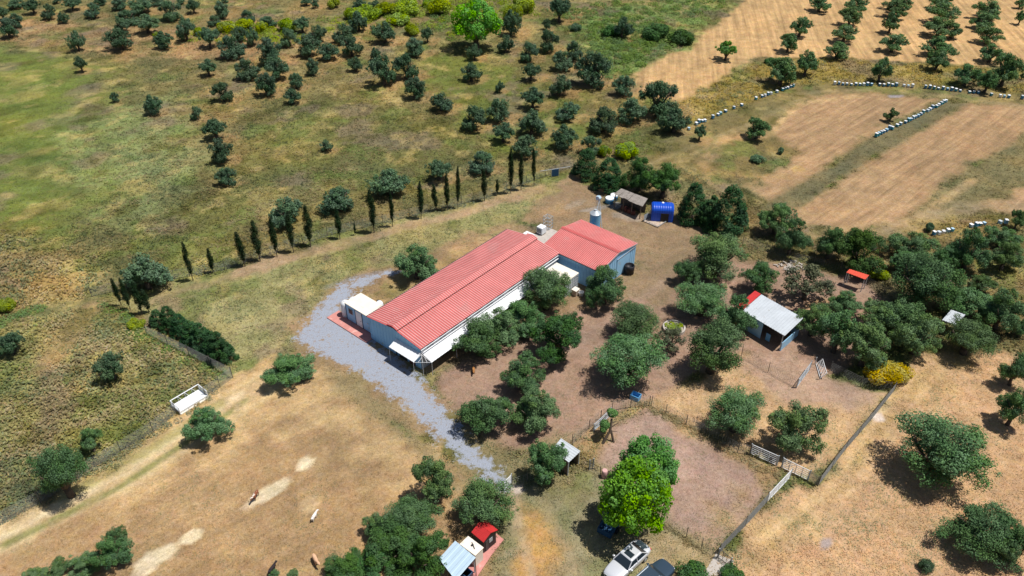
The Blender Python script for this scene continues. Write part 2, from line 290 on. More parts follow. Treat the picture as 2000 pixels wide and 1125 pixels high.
LINES = [ ([(-80,668),(0,636),(60,612),(130,598),(185,584)], .8, (84,92,60), .75), ([(1560,182),(1700,176),(1840,188),(1990,206),(2100,214)], .5, (158,140,104), .6), ([(1505,262),(1530,228),(1572,200),(1680,188)], .5, (206,174,124), .7), ([(1380,285),(1450,250),(1520,222),(1570,192)], .4, (178,156,112), .7), ([(1500,420),(1580,450),(1700,452),(1790,428),(1900,352)], .5, (200,168,120), .6),
  # surveyed tracks and dusty streaks: points, half width, colour, strength
 ([(0,1050),(230,930),(470,770)], .35, (230,208,166), .85), ([(-20,1085),(250,950),(500,790),(560,740)], .3, (222,198,152), .6),
 ([(10,1064),(240,948),(480,784)], .3, (136,140,80), .8), ([(120,975),(300,875),(430,790)], .5, (168,160,100), .7), ([(640,560),(700,540),(760,530)], .3, (150,150,160), .5),
 ([(1800,700),(1700,830),(1610,960),(1480,1060)], .4, (226,190,140), .7), ([(1850,700),(1740,850),(1650,970),(1540,1060)], .35, (222,186,138), .5),
 ([(1270,320),(1380,275),(1480,235),(1560,195)], .35, (152,138,98), .8), ([(1290,330),(1400,280),(1500,240)], .3, (160,142,100), .7),
 ([(1440,380),(1400,360),(1370,320),(1420,270),(1520,262)], .8, (186,152,108), .7), ([(1540,345),(1480,345),(1440,340)], .6, (180,148,100), .5),
 ([(1700,455),(1780,440),(1850,410),(1990,400)], 1.2, (158,140,108), .7), ([(1560,460),(1700,455)], .7, (160,136,100), .7),
 ([(1000,965),(1010,1020),(1040,1125)], .35, (190,168,136), .7), ([(1060,980),(1100,1060),(1130,1130)], .35, (184,160,124), .5),
 ([(180,600),(140,660),(80,720)], .9, (150,122,92), .6), ([(-40,1070),(10,1020),(120,985)], .3, (222,198,152), .6),
 ([(1010,730),(1100,690),(1230,600),(1380,490)], .5, (184,156,136), .35), ([(1300,640),(1380,540)], .5, (120,104,84), .5),
]
LW = [(W(p), h*1.5, np.array(lin(c)), s) for p, h, c, s in LINES]
SPOTS = [  # surveyed pale litter patches: centre, radii px, tilt, colour, strength
 (375,1047,26,11,-28,(236,216,176),1), (300,1096,52,18,-32,(238,218,180),1), (520,965,58,12,-33,(238,218,180),1), (597,905,20,13,-30,(238,220,182),1),
 (606,984,22,14,-30,(224,196,148),.7), (480,790,30,8,-30,(222,196,150),.5), (1612,1062,16,11,0,(178,162,158),.9), (1715,815,16,10,20,(236,216,200),1),
 (1205,402,14,5,0,(190,184,180),.8), (1160,408,25,5,-10,(180,170,160),.6), (1225,425,30,8,10,(176,166,156),.5), (1010,955,16,9,0,(214,198,184),.8),
 (1120,400,30,6,-20,(170,156,138),.5), (1750,188,18,2,0,(176,168,176),.7), (1560,330,14,6,0,(190,160,104),.8), (1280,880,60,30,10,(188,160,144),.4),
 (690,700,50,18,20,(182,182,192),.5), (1340,905,50,30,0,(190,160,146),.4), (1600,600,30,20,0,(196,160,116),.7), (1540,520,40,14,0,(178,146,122),.6), (1000,560,0.1,0.1,0,(0,0,0),0)]
for _q in far_left[::1]+meadow+grove_mid+grove_right: SPOTS.append((_q[0]+_q[2]*.45, _q[1]+_q[3]*.42, _q[2]*.62, _q[3]*.26, -8, (176, 142, 96), .55))
SW = []
for x, y, a, b, t, c, s in SPOTS:
    c0 = G(x, y); t = R_(t)
    pa = (G(x+a*math.cos(t), y+a*math.sin(t))-c0)[:2]; pb = (G(x-b*math.sin(t), y+b*math.cos(t))-c0)[:2]
    Mi = np.linalg.inv(np.array([pa, pb]).T); SW.append((c0[:2], Mi, np.array(lin(c)), s, 1.7*max(np.linalg.norm(pa), np.linalg.norm(pb))))
def ground_at(x, y):
    """soil/grass colour as seen in sun (linear), tuft height, stripes, kind, gravel distance"""
    n1 = fbm(x, y, 14, .3); n2 = fbm(x, y, 5, 1.7); n3 = fbm(x, y, 2.2, 3.1); n4 = fbm(x, y, 30, 5.)
    C = np.zeros(x.shape+(3,))+np.array(lin((122, 118, 76)))
    a = np.clip((n1-.5)*5, 0, 1)[..., None]; C = C*(1-a*.6)+np.array(lin((156, 130, 84)))*a*.6
    a = np.clip((n4-.5)*5, 0, 1)[..., None]; C = C*(1-a*.55)+np.array(lin((98, 104, 50)))*a*.55
    T = np.full(x.shape, .3); su = np.zeros(x.shape); sy = np.zeros(x.shape); K = np.zeros(x.shape, int); gd = np.full(x.shape, -4.)
    wob = (n3-.5)*2.2+(n2-.5)*2
    for k, c, s, st, th, a_, b_, poly in ZW:
        bx = np.array(poly); m = (x > bx[:, 0].min()-15) & (x < bx[:, 0].max()+15) & (y > bx[:, 1].min()-15) & (y < bx[:, 1].max()+15)
        if not m.any(): continue
        d = sdist(x[m], y[m], poly)
        if k == GRAVEL:
            gd[m] = np.maximum(gd[m], d); K[m] = np.where(d+wob[m]*.3 > 0, k, K[m]); T[m] = np.where(d > -.2, .03, T[m]); continue
        mm = np.clip(.5+(d+wob[m]*min(s*.6, 5.))/s, 0, 1); mm = mm*mm*(3-2*mm)*st
        C[m] = C[m]*(1-mm[:, None])+c*mm[:, None]
        T[m] = T[m]*(1-mm)+th*mm; su[m] = su[m]*(1-mm)+a_*mm; sy[m] = sy[m]*(1-mm)+b_*mm
        K[m] = np.where(mm > .5, k, K[m])
    for pl, h, c, s in LW:
        d = ldist(x, y, pl)+wob*.15; mm = np.clip(1.5-d/h, 0, 1)*s*(.55+.45*(n3 > .45))
        C = C*(1-mm[..., None])+c*mm[..., None]; T = T*(1-mm*.8)
    # patches of different plants in the sward
    mg = ((K == MEADOW) | (K == LAWN))*np.clip(T*6, 0, 1)*(su < .2)
    for o_, sc_, th_, c, st in ((21., 6., .60, (172, 154, 98), .42), (33., 7., .62, (132, 116, 98), .6), (45., 6., .60, (106, 124, 62), .6), (57., 4., .64, (92, 92, 40), .5), (69., 3., .66, (200, 178, 116), .42)):
        q_ = fbm(x, y, sc_, o_)+(vnoise(x, y, .9, o_+3)-.5)*.12; mm = np.clip((q_-th_)*11, 0, 1)*st*mg
        C = C*(1-mm[..., None])+np.array(lin(c))*mm[..., None]
    for c0, Mi, c, s, rad_ in SW:
        m = (np.abs(x-c0[0]) < rad_) & (np.abs(y-c0[1]) < rad_)
        if not m.any(): continue
        q = np.stack([x[m]-c0[0], y[m]-c0[1]], -1) @ Mi.T; r = np.sqrt((q**2).sum(-1))+(n3[m]-.5)*.8+(vnoise(x[m], y[m], .6, 8)-.5)*.35
        mm = np.clip((1.08-r)*3.5, 0, 1)*s; C[m] = C[m]*(1-mm[:, None])+c*mm[:, None]; T[m] = T[m]*(1-mm*(s > .6))
    C = C*np.where((K == MEADOW) | (K == LAWN), 1.09, 1.)[..., None]
    # broad natural mottling of the sward
    n5 = vnoise(x, y, 1.1, 4.4); q_ = np.where(K == MEADOW, 1., .45); v = 1.02+q_*(.5*(n3-.5)+.34*(n2-.5))+.25*(n1-.5)+.28*(n5-.5)
    C = C*v[..., None]
    hue = (n2-.5)*np.where(K == MEADOW, .36, .12)
    C = C*np.stack([1+hue, 1+hue*.25, 1-hue*.5], -1)
    return C, T, su, sy, K, gd
def axis(a, b, lo, hi, s0, s1):
    v = [0.5*(lo+hi)]
    while v[-1] < b: v.append(v[-1]+(s0 if v[-1] < hi else s1))
    w_ = [v[0]]
    while w_[-1] > a: w_.append(w_[-1]-(s0 if w_[-1] > lo else s1))
    return np.array(sorted(set(w_+v)))
far = [160, 200, 260, 400, 700, 1200, 2500]
gx = np.concatenate([-np.array(far[::-1]), axis(-145, 145, -62, 62, .4, .75), far])
gy = np.concatenate([[-2500, -900, -300, -100, -20, 8, 18], axis(22, 222, 22, 112, .4, .65), [235, 260, 320, 450, 800, 2500]])
X, Y = np.meshgrid(gx, gy); C, T, SU, SY, K, GD = ground_at(X, Y)
for _ in range(1):
    pass
HZ = (fbm(X, Y, 3., 6.)-.5)*.12*np.clip(T*4, .1, 1)
HZ[(np.abs(X) > 140) | (Y > 220) | (Y < 23)] = 0
ny, nx = X.shape
idx = np.arange(nx*ny).reshape(ny, nx)
quads = np.stack([idx[:-1, :-1], idx[:-1, 1:], idx[1:, 1:], idx[1:, :-1]], -1).reshape(-1, 4)
gm = bpy.data.materials.new('ground_soil_and_grass'); gm.use_nodes = True
t = gm.node_tree; n = t.nodes; b = n['Principled BSDF']; b.inputs['Roughness'].default_value = .95; b.inputs['Specular IOR Level'].default_value = .1
def nd(typ, **k):
    o = n.new(typ)
    for a_, v_ in k.items(): setattr(o, a_, v_)
    return o
def math_(op, a, b_=None, c_=None):
    o = nd('ShaderNodeMath', operation=op)
    for i, v_ in enumerate((a, b_, c_)):
        if v_ is None: continue
        if isinstance(v_, (int, float)): o.inputs[i].default_value = v_
        else: t.links.new(v_, o.inputs[i])
    return o.outputs[0]
geo = nd('ShaderNodeNewGeometry')
def noise(scale, detail=5, rough=.6, vec=None, dist=0.):
    o = nd('ShaderNodeTexNoise'); o.inputs['Scale'].default_value = scale; o.inputs['Detail'].default_value = detail
    o.inputs['Roughness'].default_value = rough; o.inputs['Distortion'].default_value = dist
    t.links.new(vec or geo.outputs['Position'], o.inputs['Vector']); return o.outputs[0]
def attr(nm, out=2): o = nd('ShaderNodeAttribute', attribute_name=nm); return o.outputs[out]
def rng_(v_, a, b_, c_, d_):
    o = nd('ShaderNodeMapRange'); t.links.new(v_, o.inputs[0])
    for i, q in enumerate((a, b_, c_, d_)): o.inputs[i+1].default_value = q
    return o.outputs[0]
nA, nB, nC = noise(3.2, 8, .78), noise(.9, 6, .7), noise(11, 4, .8)
AZ = R_(40.285)
def dot(v):
    o = nd('ShaderNodeVectorMath', operation='DOT_PRODUCT'); t.links.new(geo.outputs['Position'], o.inputs[0]); o.inputs[1].default_value = v; return o.outputs['Value']
def streak(a, fa, fl):                       # direction a (from +Y towards +X), frequency across, along
    cb = nd('ShaderNodeCombineXYZ'); t.links.new(dot((math.cos(a)*fa, -math.sin(a)*fa, 0)), cb.inputs[0]); t.links.new(dot((math.sin(a)*fl, math.cos(a)*fl, 0)), cb.inputs[1]); return cb.outputs[0]
sU = noise(1., 7, .72, streak(R_(47), .9, .06), 0.4); sY = noise(1., 4, .6, streak(R_(9), 1.0, .05), .3)
v1 = math_('MULTIPLY', rng_(nA, .3, .7, .68, 1.32), rng_(nB, .3, .7, .88, 1.12))
v1 = math_('MULTIPLY', v1, rng_(nC, .3, .7, .70, 1.30))
s1 = math_('ADD', math_('MULTIPLY', math_('SUBTRACT', sU, .5), attr('su')), math_('MULTIPLY', math_('SUBTRACT', sY, .5), attr('sy')))
v1 = math_('MULTIPLY', v1, math_('ADD', math_('MULTIPLY', s1, 1.25), 1.))
cs = nd('ShaderNodeVectorMath', operation='SCALE'); t.links.new(attr('tint', 0), cs.inputs[0]); t.links.new(v1, cs.inputs['Scale'])
hs = nd('ShaderNodeHueSaturation'); t.links.new(cs.outputs[0], hs.inputs['Color']); t.links.new(rng_(noise(.55, 5, .7), .3, .7, .488, .51), hs.inputs['Hue'])
t.links.new(rng_(noise(1.7, 4, .6), .3, .7, .88, 1.08), hs.inputs['Saturation'])
# gravel
gn = noise(.8, 9, .78); gk = math_('ADD', math_('MULTIPLY', attr('gd'), .8), math_('MULTIPLY', math_('SUBTRACT', gn, .5), 6.5))
gmask = rng_(gk, .0, .55, 0, 1)
gmask = math_('MULTIPLY', gmask, rng_(noise(1.5, 9, .85), .38, .45, 0, 1)); gmask = math_('MULTIPLY', gmask, rng_(noise(3.6, 5, .6), .60, .64, 1, .25))
gc = nd('ShaderNodeMix', data_type='RGBA'); t.links.new(rng_(noise(9, 6, .8), .35, .7, 0, 1), gc.inputs[0])
gc.inputs[6].default_value = (*alb(150, 157, 172), 1); gc.inputs[7].default_value = (*alb(201, 208, 222), 1)
fm = nd('ShaderNodeMix', data_type='RGBA'); t.links.new(gmask, fm.inputs[0]); t.links.new(hs.outputs[0], fm.inputs[6]); t.links.new(gc.outputs[2], fm.inputs[7])
t.links.new(fm.outputs[2], b.inputs['Base Color'])
bp = nd('ShaderNodeBump'); bp.inputs['Strength'].default_value = .55; bp.inputs['Distance'].default_value = .12
t.links.new(math_('ADD', nA, math_('MULTIPLY', nC, .5)), bp.inputs['Height']); t.links.new(bp.outputs[0], b.inputs['Normal'])
V = np.stack([X, Y, HZ], -1).reshape(-1, 3); Cf = (C/KK).reshape(-1, 3); gdf = GD.ravel(); suf = SU.ravel(); syf = SY.ravel()
kq = K.ravel()[quads[:, 0]]
for kk, nm, lb in ((MEADOW, 'grass_meadow', 'rough olive-green and straw meadow around the farm'), (GRAVEL, 'gravel_road', 'pale grey gravel yard and drive beside the long red-roofed shed'),
               (DIRT, 'bare_earth_yard', 'pinkish bare earth under the trees and in the pens'), (MOWN, 'mown_hay_field', 'pale mown hay ground with wheel tracks'),
               (STUB, 'stubble_field', 'brown striped stubble fields beyond the farm'), (LAWN, 'short_grass', 'short yellowing grass inside the farm fence')):
    q = quads[kq == kk]
    if not len(q): continue
    us, inv = np.unique(q, return_inverse=True)
    me = raw_mesh(nm, V[us], inv.reshape(q.shape), gm, dict(
        tint=('FLOAT_COLOR', 'POINT', np.c_[Cf[us], np.ones(len(us))]), gd=('FLOAT', 'POINT', gdf[us]), su=('FLOAT', 'POINT', suf[us]), sy=('FLOAT', 'POINT', syf[us])), smooth=True)
    o = bpy.data.objects.new(nm, me); col.objects.link(o); tag(o, lb, kind='structure')
# ------------------------------------------------------------------ grass tufts (stuff)
def leafmat(name, attr_mode=None, ca=(.05, .09, .05), cb=(.09, .14, .07), trans=.2, objvar=.25):
    m = bpy.data.materials.new(name); m.use_nodes = True; t = m.node_tree; n = t.nodes
    n.remove(n['Principled BSDF']); out = n['Material Output']
    df = n.new('ShaderNodeBsdfDiffuse'); tr = n.new('ShaderNodeBsdfTranslucent'); mx = n.new('ShaderNodeMixShader'); mx.inputs[0].default_value = trans
    if attr_mode:
        a = n.new('ShaderNodeAttribute'); a.attribute_name = 'tint'; src = a.outputs[0]
    else:
        a = n.new('ShaderNodeAttribute'); a.attribute_name = 'rnd'
        c = n.new('ShaderNodeMix'); c.data_type = 'RGBA'; c.inputs[6].default_value = (*ca, 1); c.inputs[7].default_value = (*cb, 1)
        dv = n.new('ShaderNodeMath'); dv.operation = 'MODULO'; dv.inputs[1].default_value = 2; t.links.new(a.outputs[2], dv.inputs[0]); t.links.new(dv.outputs[0], c.inputs[0])
        hh = n.new('ShaderNodeMath'); hh.operation = 'DIVIDE'; hh.inputs[1].default_value = 200; t.links.new(a.outputs[2], hh.inputs[0])
        oi = n.new('ShaderNodeObjectInfo'); hs = n.new('ShaderNodeHueSaturation')
        mr = n.new('ShaderNodeMapRange'); mr.inputs[3].default_value = 1-objvar; mr.inputs[4].default_value = 1+objvar
        t.links.new(oi.outputs['Random'], mr.inputs[0]); t.links.new(mr.outputs[0], hs.inputs['Value'])
        m2 = n.new('ShaderNodeMath'); m2.operation = 'FRACT'; m3 = n.new('ShaderNodeMath'); m3.operation = 'MULTIPLY'; m3.inputs[1].default_value = 7.31
        t.links.new(oi.outputs['Random'], m3.inputs[0]); t.links.new(m3.outputs[0], m2.inputs[0])
        mh = n.new('ShaderNodeMapRange'); mh.inputs[3].default_value = .48; mh.inputs[4].default_value = .515
        t.links.new(m2.outputs[0], mh.inputs[0]); t.links.new(mh.outputs[0], hs.inputs['Hue'])
        h2 = n.new('ShaderNodeHueSaturation'); q1 = n.new('ShaderNodeMapRange'); q1.inputs[3].default_value = .74; q1.inputs[4].default_value = 1.18; t.links.new(hh.outputs[0], q1.inputs[0]); t.links.new(q1.outputs[0], h2.inputs['Saturation'])
        q2 = n.new('ShaderNodeMapRange'); q2.inputs[3].default_value = .525; q2.inputs[4].default_value = .485; t.links.new(hh.outputs[0], q2.inputs[0]); t.links.new(q2.outputs[0], h2.inputs['Hue'])
        t.links.new(c.outputs[2], h2.inputs['Color']); t.links.new(h2.outputs[0], hs.inputs['Color']); src = hs.outputs[0]
    t.links.new(src, df.inputs[0]); t.links.new(src, tr.inputs[0]); t.links.new(df.outputs[0], mx.inputs[1]); t.links.new(tr.outputs[0], mx.inputs[2])
    t.links.new(mx.outputs[0], out.inputs[0]); return m
grassm = leafmat('grass_blades', True, trans=.08)
def tufts(name, N, lo, hi, label, seed, kinds, hs_=1.):
    r = np.random.default_rng(seed)
    # even ground density with more where the place is nearer the farm
    y = 28+(215-28)*r.random(N*3)**1.35; x = (r.random(N*3)-.5)*2*(y*.68+16)
    C, T, su, sy, K, gd = ground_at(x, y)
    keep = np.isin(K, kinds) & (T > .035) & (r.random(len(x)) < np.clip(.25+T*2.5, 0, 1)*(.35+1.1*fbm(x, y, 4, 9.)))
    x, y, C, T = x[keep][:N], y[keep][:N], C[keep][:N], T[keep][:N]; m = len(x)
    nb = 5; x = np.repeat(x, nb); y = np.repeat(y, nb); C = np.repeat(C, nb, 0); T = np.repeat(T, nb); M_ = len(x)
    z = T*r.random(M_)*.75; x = x+r.normal(0, .16, M_); y = y+r.normal(0, .16, M_)
    nn = np.stack([r.normal(0, .45, M_), r.normal(0, .45, M_), np.ones(M_)], -1); nn /= np.linalg.norm(nn, axis=1)[:, None]
    tt = np.cross(nn, r.normal(0, 1, (M_, 3))); tt /= np.linalg.norm(tt, axis=1)[:, None]; ss = np.cross(nn, tt)
    L = ((.06+.55*T)*(.5+r.random(M_)))[:, None]*.5; c = np.stack([x, y, z+.02], -1)
    sel = np.repeat(fbm(x[::nb], y[::nb], 2.6, 12.)+r.normal(0, .12, M_//nb), nb); sel2 = np.repeat(fbm(x[::nb], y[::nb], 3.4, 15.)+r.normal(0, .12, M_//nb), nb)
    lum = C.sum(1, keepdims=True)/3
    a_ = np.clip((sel-.53)*6, 0, .75)[:, None]; C = C*(1-a_)+(np.array(lin((190, 162, 108)))*.45+lum*1.25*np.array([1.1, .95, .6]))*.62*a_*1.25
    a_ = np.clip((sel2-.56)*6, 0, .7)[:, None]; C = C*(1-a_)+lum*np.array([.62, .86, .42])*a_
    V = np.stack([c-tt*L, c+ss*L*.45, c+tt*L, c-ss*L*.45], 1).reshape(-1, 3)
    F = np.arange(M_*4).reshape(-1, 4)
    cc = C/KK*(.84+.5*r.random(M_))[:, None]*np.stack([1+r.normal(0, .07, M_), np.ones(M_), 1+r.normal(0, .1, M_)], -1)
    me = raw_mesh(name, V, F, grassm, dict(tint=('FLOAT_COLOR', 'POINT', np.c_[np.repeat(cc, 4, 0), np.ones(M_*4)])))
    o = bpy.data.objects.new(name, me); col.objects.link(o); tag(o, label, 'grass', kind='stuff')
tufts('meadow_grass', 120000, 0, 0, 'tufts of green and straw-coloured grass across the rough meadow', 3, [MEADOW])
tufts('dry_grass', 110000, 0, 0, 'short dry grass tufts inside the farm and on the mown ground', 4, [DIRT, MOWN, LAWN])
# ------------------------------------------------------------------ plants
def leaves(blobs, N, size, seed, asp=.55, shell=(.72, 1.06), up=.25, jit=.7, squash=1.):
    """leaf-sized faces on and in leaf clumps: blobs = (cx,cy,cz,r)"""
    r = np.random.default_rng(seed); B = np.array(blobs); wgt = B[:, 3]**2; bi = r.choice(len(B), N, p=wgt/wgt.sum())
    d = r.normal(0, 1, (N, 3)); d[:, 2] *= .9; d /= np.linalg.norm(d, axis=1)[:, None]
    rad = B[bi, 3]*(shell[0]+(shell[1]-shell[0])*r.random(N)**.7)
    c = B[bi, :3]+d*rad[:, None]*np.array([1, 1, squash])
    nn = d+r.normal(0, jit, (N, 3))*.6; nn[:, 2] += up; nn /= np.linalg.norm(nn, axis=1)[:, None]
    t = np.cross(nn, r.normal(0, 1, (N, 3))); t /= np.linalg.norm(t, axis=1)[:, None]; s = np.cross(nn, t)
    L = size*(.6+.8*r.random(N))[:, None]; Wd = L*asp
    V = np.stack([c-t*L*.5, c+s*Wd*.5, c+t*L*.5, c-s*Wd*.5], 1).reshape(-1, 3)
    F = np.arange(N*4).reshape(-1, 4)
    brnd = r.random(len(B))
    return V, F, np.clip(.5*r.random(N)+.5*brnd[bi], 0, 1)+np.floor(99*np.clip(.25*r.random(N)+.75*np.random.default_rng(seed+7).random(len(B)//6+1)[bi//6], 0, 1))*2
def crown_mesh(name, blobs, N, size, seed, m, **k):
    V, F, rn = leaves(blobs, N, size, seed, **k)
    return raw_mesh(name, V, F, m, dict(rnd=('FLOAT', 'FACE', rn)))
def olive_blobs(seed, n=30, irr=.28, zc=1.0, rz=.78, boughs=None):
    """several boughs, each a bunch of leaf clumps; gaps stay between the boughs"""
    r = random.Random(seed); B = [(0, 0, zc*.9, .34)]; nl = boughs or r.choice([5, 6, 7]); a0 = r.random()*6.283
    L = [(0, 0, zc+.42, .36)]
    for i in range(nl):
        a = a0+6.283*i/nl+r.uniform(-.3, .3); q = (r.uniform(.46, .68) if i % 2 or not boughs else r.uniform(.25, .5))*(1-irr*.4*r.random()); L.append((math.cos(a)*q, math.sin(a)*q, zc+r.uniform(-.48, .26), r.uniform(.28, .42)*(.82 if boughs else 1)*(1-irr*.35*r.random())))
    for x, y, z, R1 in L:
        B.append((x*.85, y*.85, z, R1*.5))
        for k in range(max(6, int(n*.5))):
            s_ = r.uniform(-.7, 1.); a = r.random()*6.283; ce = math.sqrt(1-s_*s_); q = R1*r.uniform(.7, 1.0)
            B.append((x+math.cos(a)*ce*q, y+math.sin(a)*ce*q, z+s_*q*.9, r.uniform(.07, .19)))
    for i in range(12):
        x, y, z, R1 = r.choice(L); a = math.atan2(y, x)+r.uniform(-.6, .6); s_ = r.uniform(-.2, .9); ce = math.sqrt(1-s_*s_); q = R1*1.2
        B.append((x+math.cos(a)*ce*q, y+math.sin(a)*ce*q, z+s_*q, r.uniform(.05, .10)))
    return B
def trunk_mesh(name, seed, zc=1.0, nl=5, r0=.1, spread=.5):
    r = random.Random(seed); mb = MB(); p = Vector((0, 0, -.08)); q = Vector((r.uniform(-.06, .06), r.uniform(-.06, .06), .33*zc))
    mb.tube(p, q, r0*1.35, r0, 8)
    for i in range(nl):
        a = 6.283*(i+r.random()*.6)/nl; e = q+Vector((math.cos(a)*spread*.5, math.sin(a)*spread*.5, .35*zc+r.random()*.1))
        mb.tube(q-Vector((0, 0, .04)), e, r0*.6, r0*.35, 6)
        for k in range(2):
            b_ = a+r.uniform(-.7, .7); f = e+Vector((math.cos(b_)*spread*.55, math.sin(b_)*spread*.55, .25+r.random()*.25))
            mb.tube(e-Vector((0, 0, .02)), f, r0*.33, r0*.12, 5)
    me = bpy.data.meshes.new(name); me.from_pydata(mb.V, [], mb.F); me.update(); me.materials.append(M['bark'])
    me.polygons.foreach_set('use_smooth', np.ones(len(me.polygons), bool)); return me
LM = dict(
 olive=leafmat('olive_leaves', None, (.040, .100, .036), (.170, .285, .112), .12, .22),
 far=leafmat('grey_olive_leaves', None, (.034, .088, .046), (.145, .235, .128), .12, .22),
 green=leafmat('evergreen_leaves', None, (.032, .090, .026), (.10, .205, .055), .15, .2),
 con=leafmat('conifer_sprays', None, (.017, .055, .022), (.062, .145, .052), .08, .15),
 lime=leafmat('lime_green_leaves', None, (.07, .22, .012), (.25, .56, .03), .3, .12),
 fresh=leafmat('fresh_green_leaves', None, (.08, .22, .045), (.22, .44, .11), .3, .12),
 yel=leafmat('yellow_green_leaves', None, (.13, .21, .012), (.40, .50, .03), .25, .2),
 broom=leafmat('yellow_blossom', None, (.34, .32, .02), (.86, .70, .02), .2, .1),
 bram=leafmat('bramble_leaves', None, (.08, .16, .04), (.20, .33, .09), .2, .1),
 reed=leafmat('grey_green_weeds', None, (.14, .17, .10), (.28, .30, .19), .2, .1),
 cyp=leafmat('cypress_leaves', None, (.010, .026, .012), (.035, .062, .026), .05, .15),
 sparse=leafmat('thin_olive_leaves', None, (.07, .10, .05), (.2, .22, .13), .2, .15))
PROTO = {}
def proto(key, crown, trunk=None): PROTO.setdefault(key, []).append((crown, trunk))
for s in range(7):
    B = olive_blobs(s*7+1, 30+s, .3 if s % 2 else .5)
    proto('near', crown_mesh('olive_crown', B, 21000, .056, s, LM['olive'], shell=(.55, 1.18), asp=.5), trunk_mesh('olive_trunk', s, r0=.085))
    proto('neargreen', crown_mesh('green_crown', olive_blobs(s*5+3, 34, .2), 21000, .056, s+30, LM['green'], shell=(.55, 1.2), asp=.5), trunk_mesh('green_trunk', s+9))
for s in range(4): proto('big', crown_mesh('wide_olive_crown', olive_blobs(s*17+3, 26, .4, 1.0, .78, 11), 26000, .043, s+20, LM['olive'], shell=(.5, 1.2), asp=.5), trunk_mesh('wide_olive_trunk', s+20, nl=7))
for s in range(6):
    B = olive_blobs(s*11+5, 26, .3, .84)
    proto('far', crown_mesh('far_olive_crown', B, 8500, .085, s+50, LM['far'], shell=(.5, 1.25)), trunk_mesh('far_olive_trunk', s+40))
    proto('farg', crown_mesh('orchard_olive_crown', olive_blobs(s*13+2, 24, .5), 8500, .085, s+60, LM['olive'], shell=(.5, 1.25)), trunk_mesh('orchard_olive_trunk', s+50))
for s in range(3):
    # low bushes that reach the ground
    B = [(math.cos(a)*q, math.sin(a)*q, .15+abs(math.sin(a*3+s))*.25+.55*(1-q), .34) for a, q in [(random.Random(s*50+i).random()*6.28, random.Random(s*70+i).random()**.6*.72) for i in range(22)]]
    proto('yel', crown_mesh('yellow_green_foliage', B, 4200, .13, s+70, LM['yel']))
    proto('bush', crown_mesh('bush_foliage', B, 4200, .13, s+80, LM['far']))
    proto('gbush', crown_mesh('green_bush_foliage', B, 5000, .12, s+85, LM['green']))
    proto('broom', crown_mesh('broom_blossom', B, 9000, .07, s+90, LM['broom']))
def con_blobs(seed):
    r = random.Random(seed); B = []
    for i in range(70):
        h = r.random()**.85; q = (1-h)**.55*.9+.04; a = r.random()*6.283
        B.append((math.cos(a)*q*.8, math.sin(a)*q*.8, .1+h*2.5, .12+.18*(1-h)))
    return B
for s in range(4): proto('con', crown_mesh('conifer_crown', con_blobs(s), 9000, .10, s+100, LM['con'], asp=.4, up=.5), trunk_mesh('conifer_trunk', s+70, 1.0, 0, .07))
for s in range(3):
    r = random.Random(s); B = []
    for i in range(60):
        h = i/59; q = math.sin(min(1, h*1.5+.12)*math.pi/2)*(1-h)**.55; a = r.random()*6.283
        B.append((math.cos(a)*q*.55, math.sin(a)*q*.55, 1.3+h*5.3, .22+.45*q))
    me = crown_mesh('cypress_crown', B, 3800, .22, s+120, LM['cyp'], asp=.35, shell=(.3, 1.), up=.2)
    mb = MB().tube((0, 0, -.2), (0, 0, 1.2), .1, .08, 7).tube((0, 0, 1.2), (0, 0, 5.5), .08, .03, 6)
    tm = bpy.data.meshes.new('cypress_trunk'); tm.from_pydata(mb.V, [], mb.F); tm.update(); tm.materials.append(M['bark'])
    proto('cyp', me, tm)
def dec_blobs(seed, n=60):
    r = random.Random(seed); B = [(0, 0, 1.05, .6)]
    for i in range(n):
        s = r.uniform(-.6, 1); a = r.random()*6.283; ce = math.sqrt(1-s*s); q = r.uniform(.62, .86)
        B.append((math.cos(a)*ce*q, math.sin(a)*ce*q, 1.1+s*q*.95, r.uniform(.12, .24)))
    return B
proto('lime', crown_mesh('lime_green_crown', dec_blobs(3, 80), 15000, .062, 130, LM['lime'], asp=.7, up=.5), trunk_mesh('broadleaf_trunk', 80))
proto('fresh', crown_mesh('fresh_green_crown', dec_blobs(4, 80), 15000, .062, 131, LM['fresh'], asp=.7, up=.5), trunk_mesh('broadleaf_trunk', 81))
proto('limefar', crown_mesh('far_lime_crown', dec_blobs(5, 60), 9000, .075, 132, LM['lime'], asp=.7, up=.4), trunk_mesh('broadleaf_trunk', 82))
proto('limefar2', crown_mesh('small_green_crown', olive_blobs(91, 22, .4), 3600, .13, 134, LM['fresh']), trunk_mesh('broadleaf_trunk', 83))
proto('sparse', crown_mesh('thin_crown', olive_blobs(77, 26, .4), 4200, .085, 133, LM['sparse'], shell=(.5, 1.1)), trunk_mesh('olive_trunk', 84, r0=.08))
ORD = ['first', 'second', 'third', 'fourth', 'fifth', 'sixth', 'seventh', 'eighth', 'ninth', 'tenth', 'eleventh', 'twelfth']
trnd = random.Random(5); used = {}
